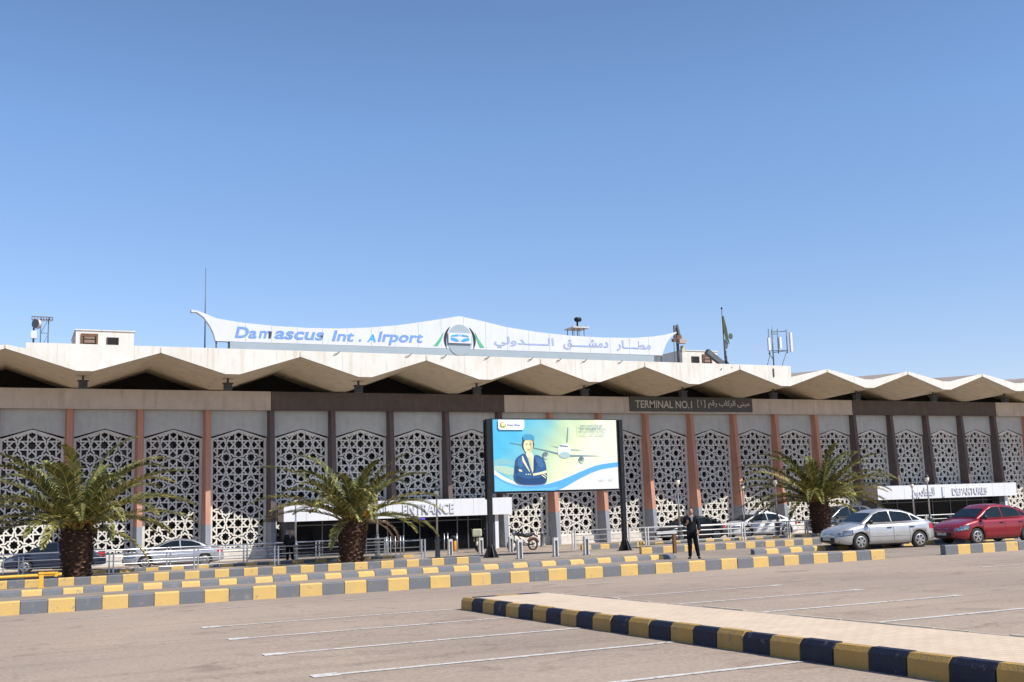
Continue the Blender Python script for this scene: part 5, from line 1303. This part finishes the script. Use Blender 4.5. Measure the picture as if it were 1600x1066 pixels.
def person(label, loc, rz, H=1.75, pose='stand', jacket=jk, top=None):
    t = thing('person', label, 'person', loc, rz); t.scale = (H / 1.75,) * 3
    # local: facing -Y, x to the viewer's right
    hipL, hipR = (.09, .0, .92), (-.09, .0, .92)
    kneeL, kneeR = (.14, -.02, .50), (-.08, -.03, .50); ankL, ankR = (.20, .02, .09), (-.10, .02, .09)
    toeL, toeR = (.27, -.14, .04), (-.13, -.17, .04)
    sh = 1.44
    if pose == 'stand':
        armR = [((-.19, .0, sh - .02), .052), ((-.285, .02, 1.20), .044), ((-.15, -.20, 1.20), .036), ((-.10, -.235, 1.26), .028)]   # viewer's left arm, hand raised to chest
        armL = [((.19, .0, sh - .02), .052), ((.27, .03, 1.18), .044), ((.26, -.06, .97), .036), ((.235, -.09, .92), .028)]
    else:
        armR = [((-.19, .0, sh - .02), .052), ((-.24, .02, 1.18), .044), ((-.22, -.08, .95), .036), ((-.21, -.10, .90), .028)]
        armL = [((.19, .0, sh - .02), .052), ((.24, .02, 1.18), .044), ((.22, -.08, .95), .036), ((.21, -.10, .90), .028)]
    pel = ((0, 0, .96), (.15, .10)); ch = [[pel, ((0, 0, 1.12), (.14, .10)), ((0, .0, 1.30), (.17, .11)), ((0, .0, 1.43), (.13, .08)), ((0, .0, 1.50), (.058, .058)), ((.005, -.01, 1.56), (.058, .062)), ((.01, -.02, 1.63), (.074, .09)), ((.01, -.015, 1.70), (.072, .086)), ((.01, .0, 1.745), (.045, .05))],
          [((0, .0, 1.43), (.13, .08))] + armR, [((0, .0, 1.43), (.13, .08))] + armL,
          [pel, (hipL, .088), (kneeL, .058), (ankL, .040)], [pel, (hipR, .088), (kneeR, .058), (ankR, .040)]]
    body = skinmesh('body', ch, skin, t)
    # face: nose, brows, ears as part of the same mesh
    bm = bmesh.new(); bm.from_mesh(body.data)
    def blob(c, r_, sx=1, sy=1, sz=1):
        m_ = Matrix.Translation(c) @ Matrix.Diagonal((sx, sy, sz, 1)); bmesh.ops.create_icosphere(bm, subdivisions=2, radius=r_, matrix=m_)
    hy = -.105
    blob((.012, hy - .005, 1.635), .017, .8, 1, 1.6); blob((-.068, -.01, 1.635), .022, .4, .8, 1.3); blob((.088, -.01, 1.635), .022, .4, .8, 1.3)
    blob((.012, hy + .012, 1.595), .02, 1.3, .5, .35)
    for (x, y, z) in ((armR[-1][0]), (armL[-1][0])):
        s_ = -1 if x < 0 else 1; palm_c = Vector((x, y - .02, z + (.02 if pose == 'stand' and s_ < 0 else -.04)))
        blob(palm_c, .038, .9, .6, 1.15)
        for k in range(4):
            up = 1 if (pose == 'stand' and s_ < 0) else -1
            f0 = palm_c + Vector((-.026 + .0175 * k, -.012, up * .03)); f1 = f0 + Vector((0, -.018, up * .032)); f2 = f1 + Vector((0, -.022, up * .012))
            for (a, c, rr_) in ((f0, f1, .0095), (f1, f2, .0085)):
                d = c - a; mt = Matrix.Translation((a + c) / 2) @ d.to_track_quat('Z', 'Y').to_matrix().to_4x4(); bmesh.ops.create_cone(bm, cap_ends=True, segments=8, radius1=rr_, radius2=rr_ * .9, depth=d.length + .006, matrix=mt)
        a = palm_c + Vector((-s_ * .03, -.01, .0)); c = a + Vector((-s_ * .02, -.03, .02)); d = c - a
        bmesh.ops.create_cone(bm, cap_ends=True, segments=8, radius1=.011, radius2=.009, depth=d.length, matrix=Matrix.Translation((a + c) / 2) @ d.to_track_quat('Z', 'Y').to_matrix().to_4x4())
    bm.to_mesh(body.data); bm.free()
    for p in body.data.polygons: p.use_smooth = True
    # jacket open over shirt
    def gw(c, g=.018): return [((p[0], p[1], p[2]), (r_[0] + g, r_[1] + g) if isinstance(r_, tuple) else r_ + g) for p, r_ in c]
    tors = [((0, .0, .91), (.200, .150)), ((0, .01, 1.12), (.190, .140)), ((0, .01, 1.30), (.220, .145)), ((0, .012, 1.425), (.165, .105)), ((0, .02, 1.475), (.075, .07))]
    skinmesh('jacket', [tors, [tors[3]] + gw(armR[:3], .034), [tors[3]] + gw(armL[:3], .034)], jacket, t, root=1)
    b = MB(); b.prism([(.0, 1.485), (.065, 1.48), (.068, 1.38), (.05, 1.29), (.035, 1.30), (.015, 1.40)], -.166, -.10); s2 = b.build('shirt', shirt, t, local=True)
    b = MB(); b.prism([(-.15, .93), (.15, .93), (.14, .955), (-.14, .955)], -.155, -.12); b.build('belt', shoe, t, local=True)
    pel2 = ((0, 0, .94), (.160, .115))
    skinmesh('trousers', [[pel2, (hipL, (.112, .112)), (kneeL, .088), ((.19, .02, .13), .066), ((.196, .02, .08), .064)], [pel2, (hipR, (.112, .112)), (kneeR, .088), ((-.10, .02, .13), .066), ((-.10, .02, .08), .064)]], tr, t)
    for (a, c) in ((ankL, toeL), (ankR, toeR)):
        skinmesh('shoe', [[((a[0], a[1] + .05, .045), (.045, .045)), ((a[0], a[1] - .02, .048), (.048, .046)), ((c[0], c[1], .035), (.042, .032))]], shoe, t)
    skinmesh('hair', [[((.01, .035, 1.63), (.066, .06)), ((.01, .02, 1.70), (.082, .078)), ((.01, .0, 1.735), (.076, .088)), ((.01, -.03, 1.752), (.055, .05))]], hairm, t)
    if pose == 'stand': skinmesh('beard', [[((.01, -.055, 1.585), (.058, .045)), ((.01, -.07, 1.562), (.045, .035))]], hairm, t)
    for x in (-.018, .042):
        b = MB(); b.lathe([(.001, -.008), (.011, 0), (.001, .008)], x, hy + .012, 1.655, 8); b.build('eye', hairm, t, local=True)
    return t
pm = gnd(1083, 873.5)
person('man in black jacket and trousers standing on the lane, hand raised to chest', pm, R(-40), 1.79)
pv = Vector((10.9 + .6, -12.5, gz(-12.5))); pvx = at(452, 850, -12.5).x
person('figure in dark clothes standing behind the railing left of the entrance canopy', Vector((pvx, -12.5, gz(-12.5))), R(-10), 1.62, 'idle')
q = gnd(752, 861.5); person('figure in dark clothes beside the scooter with the cream box', Vector((q.x + .05, q.y + .7, gz(q.y + .7))), R(-30), 1.25, 'idle')

for o in bpy.data.objects:
    if o.type == 'MESH' and o.data.users and len(o.data.polygons) == 0: pass
